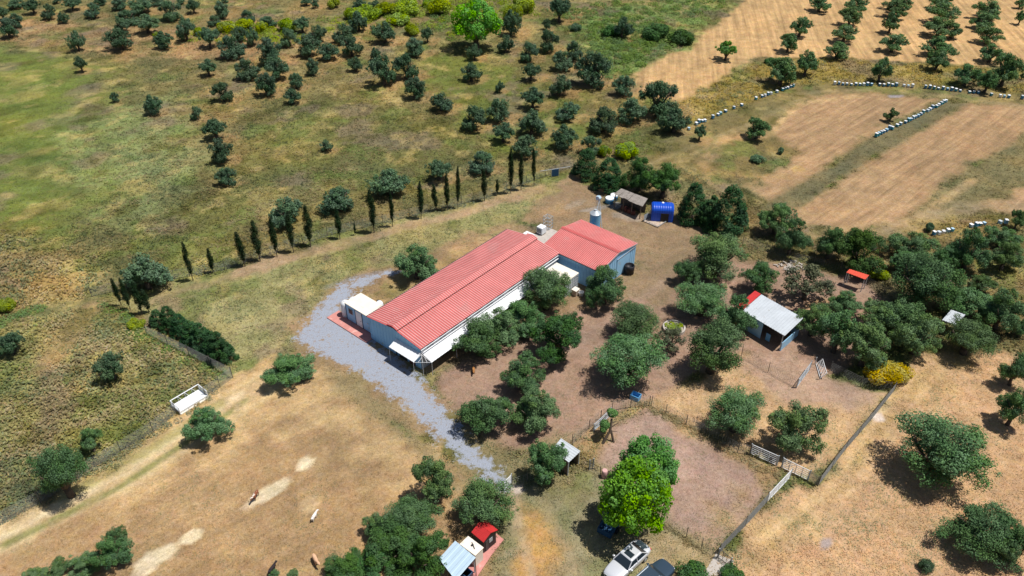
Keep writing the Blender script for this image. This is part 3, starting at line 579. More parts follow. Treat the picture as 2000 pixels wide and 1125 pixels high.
def plant(key, cx, cy, w_, h_, name, label, cat, group=None, rz=None, elong=None, base_gap=.12):
    """crown outline centre and size as surveyed (px) -> a plant of real size standing on the ground"""
    g = G(cx, cy, 1.5); dist = np.linalg.norm(g-[0, 0, CAMH]); q = (g-[0, 0, CAMH]) @ CM[2]; sc_ = q/FOC
    el = math.asin((CAMH-1.5)/dist); Rr = w_*sc_/2; E = h_*sc_/2
    Rz = max(Rr*.60, min(Rr*1.25, math.sqrt(max(0, E*E-(Rr*math.sin(el))**2))/math.cos(el)))
    if key == 'near' and w_ >= 100: key = 'big'
    k = used.get(key, 0); used[key] = k+1
    pr = PROTO[key]; crown, trunk = pr[(k*5+trnd.randrange(2)) % len(pr)]
    if key in ('yel', 'bush', 'gbush', 'broom'): zc, half, zcu = Rz*.55, Rz*.55, .42; zs = Rz*1.15/.84
    elif key == 'con': Rz = max(Rr*1.0, Rz); zc = Rz; zs = 2*Rz/2.6; 
    elif key in ('lime', 'fresh', 'limefar'): zs = Rz/1.06; zc = 1.08*zs
    elif key == 'far': zs = Rz/.82; zc = .88*zs
    else: zs = Rz/.85*1.0; zc = 1.0*zs
    b_ = G(cx, cy, zc)
    o = thing(name, (b_[0], b_[1], 0), trnd.random()*6.28 if rz is None else rz, label, cat, group)
    f_ = 1.3 if key == 'con' else .98 if key in ('lime', 'fresh', 'limefar') else 1.2 if key in ('near', 'big', 'neargreen') else 1.14
    o.scale = (Rr*f_, Rr*f_*(elong or 1), zs*(trnd.uniform(.92, 1.3) if key == 'con' else 1.0 if key in ('lime', 'fresh', 'limefar') else 1.06))
    for me, nm in ((crown, 'crown' if trunk else 'foliage'), (trunk, 'trunk')):
        if me: c = bpy.data.objects.new(nm, me); col.objects.link(c); c.parent = o
    return o
def group_plant(key, L, name, cat, look, where, group, rowsize=8, **kk):
    L = sorted(L, key=lambda q: q[1]+q[3]*.4)
    rows = [L[i:i+rowsize] for i in range(0, len(L), rowsize)]
    ws = sorted(q[2] for q in L)
    for ri, rw in enumerate(rows):
        rw = sorted(rw, key=lambda q: q[0])
        for ci, q in enumerate(rw):
            size = 'Large' if q[2] > 1.25*ws[len(ws)//2] else ('Small' if q[2] < .75*ws[len(ws)//2] else '')
            if ci == 0: pos = 'leftmost'
            elif ci == len(rw)-1: pos = 'rightmost'
            else: pos = ORD[ci]+' from left'
            if len(rows) == 1: rt = ''
            elif ri == 0: rt = ' in back row'
            elif ri == len(rows)-1: rt = ' in front row'
            else: rt = ' in %s row from back' % ORD[ri]
            k_ = key(q, ri, ci) if callable(key) else key
            lb = ('%s %s, %s%s %s' % (size, look, pos, rt, where)).strip()
            plant(k_, *q[:4], name, lb[0].upper()+lb[1:], cat, group, **kk)
group_plant('far', far_left, 'olive_tree', 'tree', 'grey olive', 'of the top left grove', 'olive trees of the top left grove')
group_plant('far', meadow, 'olive_tree', 'tree', 'olive', 'dotted over the left meadow', 'lone olives in the left meadow', 4)
group_plant('far', grove_mid, 'olive_tree', 'tree', 'grey olive', 'of the top middle grove', 'olive trees of the top middle grove', 7)
group_plant('far', grove_right, 'olive_tree', 'tree', 'grey olive', 'of the grove behind sheds', 'olive trees of the grove behind the sheds', 7)
group_plant('farg', orchard, 'olive_tree', 'tree', 'olive', 'of the straw-floored orchard', 'olive trees of the top right orchard', 6)
group_plant('farg', fieldside, 'olive_tree', 'tree', 'olive', 'beside the beehive rows', 'olives beside the beehive rows', 9)
group_plant('far', leftside, 'olive_tree', 'tree', 'round olive', 'near the cypress line', 'olives near the cypress line', 9)
group_plant('near', leftfield, 'olive_tree', 'tree', 'olive', 'by the lower left hay field', 'olives by the lower left field', 6)
group_plant(lambda q, a, b_: 'neargreen' if q[0] > 1080 and q[0] < 1110 else 'near', yardtrees, 'olive_tree', 'tree', 'olive', 'beside the long red shed', 'olives in the earth yard by the long shed', 5)
group_plant('near', easttrees, 'olive_tree', 'tree', 'olive', 'left of the grey-roofed stable', 'olives left of the stable', 4)
group_plant(lambda q, a, b_: 'sparse' if q[0] == 1580 else 'near', stabletrees, 'olive_tree', 'tree', 'olive', 'around the grey-roofed stable', 'olives right of the stable', 5)
group_plant('near', boundary, 'olive_tree', 'tree', 'dark olive', 'on the right farm boundary', 'dark trees of the right boundary', 5)
group_plant('near', rightside, 'olive_tree', 'tree', 'spreading olive', 'in the right hay field', 'olives in the right hay field', 9)
group_plant('near', bottom, 'olive_tree', 'tree', 'olive', 'above the little red hut', 'olives by the little red hut', 9)
group_plant('neargreen', green_bottom, 'evergreen_tree', 'tree', 'bright evergreen', 'beside the light blue roof', 'evergreens by the light blue roof', 9)
plant('neargreen', 1681, 488, 90, 80, 'evergreen_tree', 'Deep green dense round tree behind the small red-roofed shelter', 'tree')
plant('lime', 1246, 975, 152, 165, 'broadleaf_tree', 'Lime green broadleaf tree in front of the two parked cars', 'tree')
plant('fresh', 1272, 908, 120, 125, 'broadleaf_tree', 'Fresh green broadleaf tree just behind the lime green tree', 'tree')
plant('limefar', 930, 44, 98, 98, 'broadleaf_tree', 'Big bright lime green round tree at the top of the grove', 'tree')
plant('limefar2', 1419, 98, 39, 34, 'broadleaf_tree', 'Small bright green tree alone on the straw-coloured field', 'tree')
plant('sparse', 1313, 662, 56, 50, 'fruit_tree', 'Thin half-bare tree beside the round planted bed', 'tree')
plant('broom', 1735, 735, 88, 60, 'broom_bush', 'Bright yellow flowering broom bush at the pen corner', 'bush', elong=.8)
yel = T4(0, 0, [(1310,165,110,80),(1150,190,70,60),(1410,150,120,70),(1515,165,70,80),(905,210,40,50)])+T4(500, 0, [(455,25,80,70),(180,155,110,90),(640,80,150,90),(750,60,130,90),(880,50,160,100),(820,120,130,70),(900,180,100,75),(540,90,70,80),(1060,50,130,120),(870,10,80,50),(1010,20,90,60)])+[(1020,12,50,40),(700,32,40,30),(1005,30,44,40)]
group_plant('yel', yel, 'shrub', 'shrub', 'yellow-green shrub', 'of the top thicket', 'yellow-green shrubs of the top thicket', 8)
plant('yel', 1225, 296, 48, 38, 'shrub', 'Yellow-green tree crown between the dark conifers behind the shelter', 'shrub')
plant('yel', 1181, 298, 24, 28, 'shrub', 'Small yellow-green shrub left of the brighter one behind the conifers', 'shrub')
plant('yel', 264, 634, 34, 26, 'shrub', 'Bright yellow-green shrub at the left end of the conifer hedge', 'shrub')
plant('yel', 10, 600, 36, 34, 'shrub', 'Yellow-green shrub on the ditch at the left picture edge', 'shrub')
plant('gbush', 1284, 66, 58, 38, 'bush', 'Dark green mound of bush in the brambles, left one', 'bush')
plant('gbush', 1329, 76, 48, 34, 'bush', 'Dark green mound of bush in the brambles, right one', 'bush')
plant('gbush', 1194, 64, 40, 28, 'bush', 'Green bush at the foot of the grey bramble-patch olive', 'bush')
plant('gbush', 1505, 120, 22, 14, 'bush', 'Small green bush behind the olives at the orchard corner', 'bush')
plant('bush', 1525, 296, 14, 16, 'bush', 'Tiny dark bush at the edge of the brown field', 'bush')
plant('bush', 1481, 312, 28, 18, 'bush', 'Low dark bush in the weedy patch inside the track loop', 'bush')
plant('bush', 1123, 55, 24, 18, 'bush', 'Grey-brown bush among the far grove olives', 'bush')
plant('bush', 1815, 446, 20, 22, 'bush', 'Dark little bush left of the nearer hive pair', 'bush')
plant('bush', 1808, 1108, 30, 30, 'bush', 'Small grey bush at the bottom of the right hay field', 'bush')
plant('gbush', 1350, 1120, 60, 26, 'bush', 'Green bush left of the concrete path at the bottom edge', 'bush')
plant('gbush', 1430, 1121, 48, 22, 'bush', 'Green bush right of the concrete path at the bottom edge', 'bush')
plant('gbush', 868, 1062, 18, 28, 'bush', 'Little green bush behind the light blue roof', 'bush')
plant('yel', 1715, 538, 40, 30, 'shrub', 'Pale green shrub right of the small red-roofed shelter', 'shrub')
hedge = T4(0, 370, [(905,735,90,150),(975,755,110,170),(1040,790,110,160),(1100,825,120,170),(1160,860,120,170),(1215,890,130,180),(1265,925,130,180),(1315,940,90,160)])
group_plant('con', hedge, 'conifer', 'tree', 'dark hedge conifer', 'of the left hedge', 'conifers of the left hedge', 20)
cons = [(1145,318,46,70),(1189,338,54,76),(1355,402,52,78),(1388,415,48,88),(1424,414,68,92)]
for q, lb in zip(cons, ('Dark conifer at the left end of the clump behind the sheet-roofed shelter', 'Dark conifer just left of the sheet-roofed shelter', 'Dark conifer touching the blue tarpaulin tent', 'Middle dark conifer right of the blue tarpaulin tent', 'Large dark conifer at the right end beyond the blue tent')):
    plant('con', *q, 'conifer', lb, 'tree', 'dark conifers by the tent')
for q, lb in zip([(1250,338,58,64),(1297,353,68,66)], ('Dark round tree behind the left half of the sheet-roofed shelter', 'Dark round tree behind the blue tarpaulin tent')):
    plant('neargreen', *q, 'evergreen_tree', lb, 'tree')
cy = [((238.,598),(233,541),.7),((255,605.5),(232.4,540.6),1),((278.7,615.6),(260,549),1),((292,612),(279.7,564),.9),((377.4,548),(353,468),1.1),((416.6,533.9),(407,483),.7),((479,520.3),(462.2,449.4),1),((508.4,510.2),(490.5,428.1),1.1),((541.2,501.8),(527.7,422.4),1),((573.6,493.6),(556.8,412.2),1.1),((606.8,482.5),(591.2,400.4),1.1),((664.2,467.3),(656.4,405.5),.8),((694,459.5),(694.3,434),.4),((731,454.5),(722,368),1),((766.9,442.6),(761,370),.9),((822.6,427.4),(816,353),1),((853,412.2),(848,357),.8),((874.3,411.2),(869,338),.9),((894.3,407.8),(891,322),.9),((946.6,393),(945,328),.8),((971.3,381.8),(970,350),.6),((997.6,377.7),(996.6,284),1),((1017.6,371.6),(1017,300),.9),((1043,364),(1042,287),.9)]
crr = random.Random(3)
for i, (b_, tp, wd) in enumerate(cy):
    g = G(*b_); hs_ = np.linspace(1, 12, 400); _, py = P2(np.full(400, g[0]), np.full(400, g[1]), hs_); hh = hs_[np.argmin(abs(py-tp[1]))]
    c, tk = PROTO['cyp'][i % 3]
    if i < 4: lb = '%s cypress of the short group behind the left conifer hedge' % ('Leftmost', 'Second', 'Third', 'Rightmost')[i]
    else: lb = '%s slender cypress from the left in the long row' % ORD[i-4].capitalize() if i < 14 else '%s slender cypress from the right in the long row' % ORD[23-i].capitalize()
    o = thing('cypress_tree', (g[0], g[1], 0), crr.random()*6, lb, 'tree', 'slender cypresses along the fence')
    ww = wd*crr.uniform(.5, .8); o.scale = (ww, ww, hh/6.9); o.rotation_euler = (crr.gauss(0, .02), crr.gauss(0, .025), crr.random()*6)
    for me, nm in ((c, 'crown'), (tk, 'trunk')): q = bpy.data.objects.new(nm, me); col.objects.link(q); q.parent = o
# pruned tree with a bare trunk
g = G(1190, 862); o = thing('pruned_tree', g, 0, 'Heavily pruned dark tree with bare forked trunk by the wooden fence', 'tree')
mb = MB().tube((-.7, -.3, -.1), (-.1, .2, 1.1), .16, .13, 8).tube((.45, -.1, -.1), (.1, .3, 1.3), .13, .1, 8).tube((0, .2, 1.0), (.15, .8, 2.4), .15, .1, 8).tube((.1, .4, 1.6), (.75, .5, 2.1), .06, .03).tube((.1, .6, 2.0), (.7, .9, 2.0), .06, .03).tube((.1, .3, 1.2), (.7, .1, 1.3), .05, .02).tube((0, .4, 1.4), (-.5, .5, 1.9), .06, .03)
mb.build('trunk', M['bark'], o)
me = crown_mesh('pruned_crown', [(-.55, .4, 2.0, .5), (-.7, .1, 1.7, .35), (.2, 1.1, 2.9, .45), (.5, 1.2, 2.8, .3), (-.05, 1.2, 3.1, .3)], 2600, .17, 140, LM['near'] if 'near' in LM else LM['olive'])
c = bpy.data.objects.new('crown', me); col.objects.link(c); c.parent = o
# ground-cover brambles and weeds (stuff)
def cover(name, polys, m, label, N, hgt, seed, size=.22):
    r = np.random.default_rng(seed); V = []; F = []; RN = []; k = 0
    for poly, nb in polys:
        pw = np.array(W(poly)); lo, hi = pw.min(0), pw.max(0); pts = []
        while len(pts) < nb:
            q = lo+(hi-lo)*r.random((400, 2)); s = sdist(q[:, 0], q[:, 1], [tuple(a) for a in pw]); q = q[s > 0]; pts += q.tolist()
        pts = pts[:nb]; rr = hgt*(.5+.9*r.random(nb)); B = [(p[0], p[1], .1*rr[i], rr[i]) for i, p in enumerate(pts)]
        v, f, rn = leaves(B, int(N*nb), size, seed+1, up=1.3, squash=.6)
        V.append(v); F.append(f+k); RN.append(rn); k += len(v)
    me = raw_mesh(name, np.concatenate(V), np.concatenate(F), m, dict(rnd=('FLOAT', 'FACE', np.concatenate(RN))))
    o = bpy.data.objects.new(name, me); col.objects.link(o); tag(o, label, 'ground cover', kind='stuff')
cover('roadside_scrub', [([(620,38),(700,25),(850,5),(1050,-8),(1055,28),(985,38),(985,60),(870,70),(820,48),(720,66),(640,62)], 210), ([(360,66),(470,58),(560,60),(600,75),(560,88),(430,84),(340,80)], 70)], LM['yel'], 'Dense yellow-green scrub band along the top edge of the grove', 150, 1.15, 199, .26)
cover('bramble_thicket', [([(1140,55),(1200,25),(1290,40),(1340,75),(1300,100),(1225,145),(1185,155),(1165,100)], 330), ([(1060,20),(1180,5),(1420,-8),(1430,5),(1345,38),(1200,26),(1130,50)], 120), ([(850,15),(905,20),(890,90),(840,60)], 25)], LM['bram'], 'Green bramble thicket covering the ground at the far grove edge', 130, .95, 200, .3)
cover('hedge_weeds', [([(190,585),(245,610),(300,655),(370,690),(440,730),(445,745),(400,735),(330,690),(250,660)], 90), ([(0,625),(60,600),(90,598),(70,615),(0,645)], 30)], LM['bram'], 'Low green weeds along the foot of the conifer hedge and ditch', 90, .55, 201, .16)
cover('fence_weeds', [([(440,745),(400,790),(345,825),(180,925),(0,1030),(0,1005),(170,905),(340,800),(400,765)], 130), ([(280,560),(400,535),(640,462),(900,405),(1050,360),(1060,345),(900,392),(640,448),(400,515)], 200)], LM['reed'], 'Grey-green weeds growing along the wire fences', 45, .35, 202, .14)
cover('dry_weeds', [([(1265,790),(1290,798),(1380,848),(1450,890),(1530,930),(1520,938),(1430,888),(1340,838),(1262,800)], 110), ([(1180,925),(1290,1020),(1400,1085),(1395,1092),(1285,1030)], 60), ([(1330,325),(1450,365),(1530,320),(1500,290),(1440,290),(1400,330)], 60)], leafmat('dry_weed_leaves', None, (.22, .18, .09), (.42, .34, .18), .2, .1), 'Dry brown weeds along the pen fences', 40, .3, 203, .12)
# ------------------------------------------------------------------ the long shed
RZ = -AZ; U = np.array([math.sin(AZ), math.cos(AZ), 0]); Vv = np.array([math.cos(AZ), -math.sin(AZ), 0]); A0 = np.array([-16.545, 72.076, 0])
def BL(x, y, z=0.): return A0+Vv*x+U*y+np.array([0, 0, z])
def toBL(p): d = np.asarray(p)-A0; return d @ Vv, d @ U
def ribwall(mb, x0, y0, x1, y1, z0, z1a, z1b, t=.06, pitch=.5):
    """upright ribbed cladding panel from (x0,y0) to (x1,y1); top may slope z1a -> z1b"""
    d = Vector((x1-x0, y1-y0, 0)); L = d.length; d /= L; nn = Vector((d.y, -d.x, 0))
    def P(s, z, o): q = Vector((x0, y0, z))+d*s+nn*o; return (q.x, q.y, q.z)
    mb.hexa([P(0, z0, 0), P(L, z0, 0), P(L, z0, -t), P(0, z0, -t)], [P(0, z1a, 0), P(L, z1b, 0), P(L, z1b, -t), P(0, z1a, -t)])
    k = int(L/pitch)
    for i in range(k):
        a = (i+.3)*L/k; b_ = a+.09; za = z1a+(z1b-z1a)*a/L-.01; zb = z1a+(z1b-z1a)*b_/L-.01
        mb.hexa([P(a, z0, .03), P(b_, z0, .03), P(b_, z0, .001), P(a, z0, .001)], [P(a, za, .03), P(b_, zb, .03), P(b_, zb, .001), P(a, za, .001)])
sh = thing('farm_shed', BL(0, 0), RZ, 'Long white-walled farm shed with ribbed red roof, raised ridge and white side canopy', 'building')
Wd, Ln, He, Hr, Rx = 8.46, 24.7, 3.2, 3.84, 4.23
mb = MB()
ribwall(mb, 0, 0, Rx, 0, 0, He-.03, Hr-.05); ribwall(mb, Rx, 0, Wd, 0, 0, Hr-.05, He-.03)
ribwall(mb, Wd, Ln, 0, Ln, 0, He-.03, He-.03); ribwall(mb, 0, Ln, 0, 0, 0, He-.05, He-.05)
mb.build('wall', M['pale'], sh)
mb = MB(); ribwall(mb, Wd, 0, Wd, Ln, 0, He-.1, He-.1, pitch=1.2); mb.build('side_wall', M['grey'], sh)
mb = MB(); mb.sheet((-.18, -.12, He+.06), (-.18, Ln+.1, He+.06), (Rx, -.12, Hr+.05), (Rx, Ln+.1, Hr+.05), .33, .06)
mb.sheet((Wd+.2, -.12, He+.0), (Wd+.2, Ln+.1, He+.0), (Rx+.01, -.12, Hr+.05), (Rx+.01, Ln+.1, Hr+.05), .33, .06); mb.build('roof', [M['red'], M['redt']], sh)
mb = MB(); zc_ = Hr+.36
mb.sheet((3.3, -.18, Hr+.16), (3.3, Ln+.16, Hr+.16), (Rx, -.18, zc_), (Rx, Ln+.16, zc_), .33, .05)
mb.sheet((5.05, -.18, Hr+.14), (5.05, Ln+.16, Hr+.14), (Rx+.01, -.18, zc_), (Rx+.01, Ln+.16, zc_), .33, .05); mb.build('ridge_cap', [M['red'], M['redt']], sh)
MB().box(4.86, 4.99, -.1, Ln+.08, Hr-.03, Hr+.13).build('ridge_shadow_strip', M['darkmetal'], sh)  # dark strip added to draw the shadow line under the cap's right edge
mb = MB().box(-.32, -.19, -.1, Ln+.1, He-.06, He+.05); mb.build('gutter', M['darkmetal'], sh)
mb = MB().tube((Wd+.26, -.1, He-.16), (Wd+.26, Ln-.2, He-.16), .05).tube((Wd+.34, .1, 2.66), (Wd+.34, Ln-.3, 2.66), .07); mb.build('gutter', M['white'], sh)
for i in range(12): MB().box(Wd+.04, Wd+.10, 1+i*2, 2.1+i*2, 2.72, 2.98).build('window', M['glass'], sh)
# canopies
mb = MB().sheet((10.12, .1, 2.02), (10.12, 20.6, 2.02), (Wd+.04, .1, 2.5), (Wd+.04, 20.6, 2.5), .5, .02, .03); mb.build('side_canopy', M['white'], sh)
mb = MB().sheet((4.62, -1.22, 2.05), (8.62, -1.22, 2.05), (4.62, -.06, 2.52), (8.62, -.06, 2.52), .5, .02, .03); mb.build('front_canopy', M['white'], sh)
mb = MB(); c_ = (8.75, -.12, 2.52); tl = (8.62, -1.26, 2.06); tr = (10.14, .06, 2.03)
for a, b_ in ((tl, tr), (c_, (9.38, -.6, 2.05)), (c_, tl), (c_, tr), ((9.0, -.93, 2.05), (8.95, -.3, 2.3)), ((9.76, -.27, 2.04), (9.2, -.1, 2.35)), ((9.38, -.6, 2.05), (9.38, -.6, 0)), (tl, (8.62, -1.26, 0)), (tr, (10.14, .06, 0))): mb.tube(a, b_, .02)
for i in range(1, 6): mb.tube((10.1, i*4., 2.0), (10.1, i*4., 0), .022).tube((10.1, i*4., 1.98), (Wd+.03, i*4., 2.44), .03)
mb.tube((4.64, -1.2, 2.03), (4.64, -1.2, 0), .022); mb.build('canopy_frame', M['white'], sh)
mb = MB()
for k in range(5): z = .25+k*.4; mb.tube((8.62, -1.26, z), (9.38, -.6, z), .006, n=4).tube((9.38, -.6, z), (10.14, .06, z), .006, n=4)
for k in range(9): q = k/9; mb.tube((8.62+1.52*q, -1.26+1.32*q, 0), (8.62+1.52*q, -1.26+1.32*q, 2.0), .005, n=4)
mb.build('corner_mesh', M['wire'], sh)
MB().box(6.6, 7.5, -.09, -.035, 0, 1.95).build('door', M['rustred'], sh, bevel=.01); MB().box(4.95, 6.2, -.09, -.035, .05, 2.0).build('door', M['dark'], sh)
MB().tube((4.5, -.12, 0), (4.5, -.12, 1.6), .06).build('downpipe', M['darkmetal'], sh)
# second shed, turned across the end
x0, x1, y0, y1 = 5.91, 14.92, 24.86, 33.2
s2 = thing('square_shed', BL(x0, y0), RZ, 'Square shed with ribbed red gable roof and pale ribbed walls next to the silo', 'building')
a, b_ = x1-x0, y1-y0; yr = b_/2; mb = MB()
ribwall(mb, 0, 0, a, 0, 0, He-.03, He-.03, pitch=.42); ribwall(mb, a, b_, 0, b_, 0, He-.03, He-.03); ribwall(mb, 0, b_, 0, yr, 0, He-.03, 3.92); ribwall(mb, 0, yr, 0, 0, 0, 3.92, He-.03)
ribwall(mb, a, 0, a, yr, 0, He-.03, 3.92, pitch=.42); ribwall(mb, a, yr, a, b_, 0, 3.92, He-.03, pitch=.42); mb.build('wall', M['pale'], s2)
mb = MB().sheet((-.08, -.14, He+.02), (a+.14, -.14, He+.02), (-.08, yr, 4.0), (a+.14, yr, 4.0), .25, .045)
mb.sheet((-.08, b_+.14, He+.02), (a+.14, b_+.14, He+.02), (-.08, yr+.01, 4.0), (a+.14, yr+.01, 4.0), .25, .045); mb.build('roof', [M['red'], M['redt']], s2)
mb = MB().prism([(yr-.28, 4.02), (yr, 4.10), (yr+.28, 4.02), (yr, 4.07)], 0, -.1, a+.16); mb.build('ridge_cap', M['red'], s2)
mb = MB().prism([(-.03, He-.1), (yr, 3.9), (b_+.03, He-.1), (b_+.03, He+.02), (yr, 4.01), (-.03, He+.02)], 0, a+.145, a+.17); mb.build('gable_trim', M['galv'], s2)
mb = MB().box(a+.035, a+.07, yr-.2, yr+2.6, .05, 2.9); o = mb.build('door', M['pale'], s2); MB().tube((a+.1, yr-.3, 2.95), (a+.1, yr+3.9, 2.95), .04).build('door_rail', M['galv'], s2)
MB().box(-.02, a+.02, -.22, -.15, He-.05, He+.03).build('gutter', M['darkmetal'], s2)
# concrete pad behind, with its machines
p = thing('concrete_pad', BL(2.0, 29.2), RZ, 'Pale concrete pad between the red roofs', 'slab'); MB().box(-1.6, 3.8, -4.3, 3.6, 0, .14).build('slab', M['conc'], p, bevel=.03)
p = thing('milk_cooler', BL(.9, 30.9, .14), RZ, 'White box-shaped cooling unit on the concrete pad', 'cooler')
MB().box(-.5, .5, -.5, .5, .12, 1.15).build('body', M['white'], p, bevel=.05); mb = MB()
for i in range(5): mb.box(-.36+i*.15, -.28+i*.15, -.53, -.505, .3, .95)
mb.build('grille', M['darkmetal'], p); MB().lathe((0, 0, 1.15), [(.3, 0), (.3, .08), (.1, .09)]).build('fan_cover', M['white'], p)
MB().box(-.45, -.3, -.45, .45, 0, .12).box(.3, .45, -.45, .45, 0, .12).build('base', M['wood'], p)
p = thing('metal_crate', BL(.7, 32.6, .14), RZ, 'Tall open galvanised wire crate standing on the concrete pad corner', 'crate'); mb = MB()
for x in (-.5, .5):
    for y in (-.45, .45): mb.tube((x, y, 0), (x, y, 1.9), .035)
for z in (.15, .75, 1.3, 1.9):
    for a_, b2 in (((-.5, -.45), (.5, -.45)), ((.5, -.45), (.5, .45)), ((.5, .45), (-.5, .45)), ((-.5, .45), (-.5, -.45))): mb.tube((*a_, z), (*b2, z), .03)
for k in range(5): mb.tube((-.5+k*.25, -.45, 1.9), (-.5+k*.25, .45, 1.9), .02, n=4)
mb.build('frame', M['galv'], p)
p = thing('white_chest', BL(.5, 28.6, .14), RZ, 'Low white chest on the pad against the long shed', 'box'); MB().box(-.7, .7, -.4, .4, 0, .75).build('body', M['white'], p, bevel=.04); MB().box(-.74, .74, -.44, .44, .755, .83).build('lid', M['white'], p, bevel=.02)
# white cabin on its red terrace
p = thing('red_terrace', BL(-3.3, -.2), RZ, 'Pinkish-red paved terrace in front of the white cabin', 'paving'); MB().box(-3.7, 3.5, -.75, 1.1, 0, .12).build('paving', M['pink'], p, bevel=.02)
cb = thing('portable_cabin', BL(-4.86, .5, .12), RZ, 'White flat-roofed portable cabin beside the end of the long shed', 'cabin')
MB().box(0, 4.82, 0, 2.45, .05, 2.4).build('wall', M['pale'], cb, bevel=.02)
MB().box(-.06, 4.84, -.1, 2.52, 2.405, 2.53).build('roof', M['cream'], cb, bevel=.03)
mb = MB()
for x in (0.02, 1.72, 2.95, 4.78): mb.box(x-.05, x+.05, -.035, -.003, .05, 2.4)
mb.build('frame', M['blued'], cb)
wn = MB().box(.55, 1.3, -.05, -.003, 1.2, 2.0).build('window', M['galv'], cb); mb = MB()
for k in range(6): mb.tube((.6+k*.13, -.075, 1.22), (.6+k*.13, -.075, 1.98), .012, n=4)
mb.build('bars', M['darkmetal'], wn); MB().box(.62, 1.23, -.058, -.052, 1.27, 1.93).build('pane', M['glass'], wn)
d_ = MB().box(1.82, 2.86, -.045, -.003, .1, 2.2).build('door', M['white'], cb); MB().tube((2.7, -.1, 1.05), (2.7, -.05, 1.05), .04).build('handle', M['darkmetal'], d_)
MB().tube((3.9, -.08, 1.3), (3.9, -.003, 1.3), .09).build('outlet', M['galv'], cb)
for i, (x, y, lb) in enumerate(((-5.55, .98, 'Nearer of two white round-topped tanks beside the portable cabin'), (-5.3, 2.02, 'Farther of two white round-topped tanks beside the portable cabin'))):
    q = thing('water_tank', BL(x, y), RZ, lb, 'tank', 'white tanks beside the cabin')
    MB().lathe((0, 0, 0), [(.53, 0), (.55, .1), (.55, .7), (.57, .74), (.55, .78), (.55, 1.85), (.48, 2.05), (.3, 2.2), (.12, 2.26)], 24).build('body', M['white'], q, smooth=True)
    MB().lathe((0, 0, 2.24), [(.16, 0), (.16, .07), (.05, .1)], 14).build('lid', M['white'], q)
q = thing('white_drum', BL(-3.2, 4.3), RZ, 'White drum with a dark opening behind the cabin roof', 'drum'); MB().lathe((0, 0, 0), [(.42, 0), (.45, .1), (.45, 1.1), (.3, 1.35), (.2, 1.37)], 18).build('body', M['white'], q, smooth=True); MB().lathe((-.35, .1, 1.2), [(.16, 0), (.2, .12), (.1, .15)], 10).build('opening', M['blackp'], q)
q = thing('blue_crate', BL(-2.3, 4.1), RZ, 'Bright blue plastic crate behind the cabin against the long shed', 'crate'); mb = MB().box(-.4, .4, -.4, .4, 0, .08)
for a4 in ((-.4, .4, -.4, -.34), (-.4, .4, .34, .4), (-.4, -.34, -.34, .34), (.34, .4, -.34, .34)): mb.box(*a4, .08, .75)
mb.box(-.42, .42, -.42, .42, .752, .80); mb.build('body', M['lightblue'], q, bevel=.02)
# silo with elevator
q = thing('feed_silo', G(1163.5, 412, 4.1)*[1, 1, 0], RZ, 'Blue-grey cylindrical feed silo with conical cap behind the square shed', 'silo')
prof = [(.74, 0.55)]+[(.74+(.012 if k % 2 else 0), .6+k*.16) for k in range(19)]; MB().lathe((0, 0, .3), prof, 28).build('body', M['silo'], q)
MB().lathe((0, 0, 3.78), [(.80, 0), (.22, .42), (.22, .55), (.2, .56)], 28).build('cap', M['galv'], q)
MB().lathe((0, 0, 0), [(.2, .25), (.73, .86)], 20).build('hopper', M['silo'], q)
for k in range(4): a_ = k*math.pi/2+.4; MB().tube((.7*math.cos(a_), .7*math.sin(a_), 0), (.7*math.cos(a_), .7*math.sin(a_), 1.1), .05).build('leg', M['galv'], q)
q = thing('grain_elevator', G(1164, 412, 4.1)*[1, 1, 0]+[.35, 1.1, 0], RZ, 'Slim lattice grain elevator with a blue-white head standing over the silo', 'elevator'); mb = MB()
for x in (-.18, .18):
    for y in (-.18, .18): mb.tube((x, y, 0), (x, y, 5.3), .02, n=5)
for k in range(9):
    z = .3+k*.55
    for a4, b4 in (((-.18, -.18), (.18, .18)), ((.18, -.18), (-.18, .18))): mb.tube((*a4, z), (*b4, z+.5), .009, n=4)
    mb.tube((-.18, -.18, z), (.18, -.18, z), .01, n=4).tube((.18, .18, z), (-.18, .18, z), .01, n=4)
mb.build('tower', M['galv'], q); MB().prism([(-.3, 5.25), (.3, 5.25), (.38, 5.6), (.1, 5.85), (-.3, 5.75)], 1, -.24, .24).build('head', M['bluemetal'], q, bevel=.03)
MB().tube((.2, 0, 5.2), (2.0, -1.2, .4), .045, n=8).tube((.2, 0, 5.3), (.5, -.9, 4.4), .04, n=8).build('auger_pipe', M['galv'], q)
MB().hexa([(1.7, -1.5, .1), (2.6, -1.5, .1), (2.6, -.8, .1), (1.7, -.8, .1)], [(1.55, -1.65, .5), (2.75, -1.65, .5), (2.75, -.65, .5), (1.55, -.65, .5)]).build('intake_hopper', M['white'], q)
q = thing('black_tank', BL(15.6, 30.9), RZ, 'Black round plastic tank against the far corner of the square shed', 'tank'); MB().lathe((0, 0, 0), [(.62, 0), (.66, .1), (.62, .5), (.67, .55), (.67, 1.25), (.6, 1.3), (.55, 1.2), (.5, .9)], 24).build('body', M['blackp'], q, smooth=True)
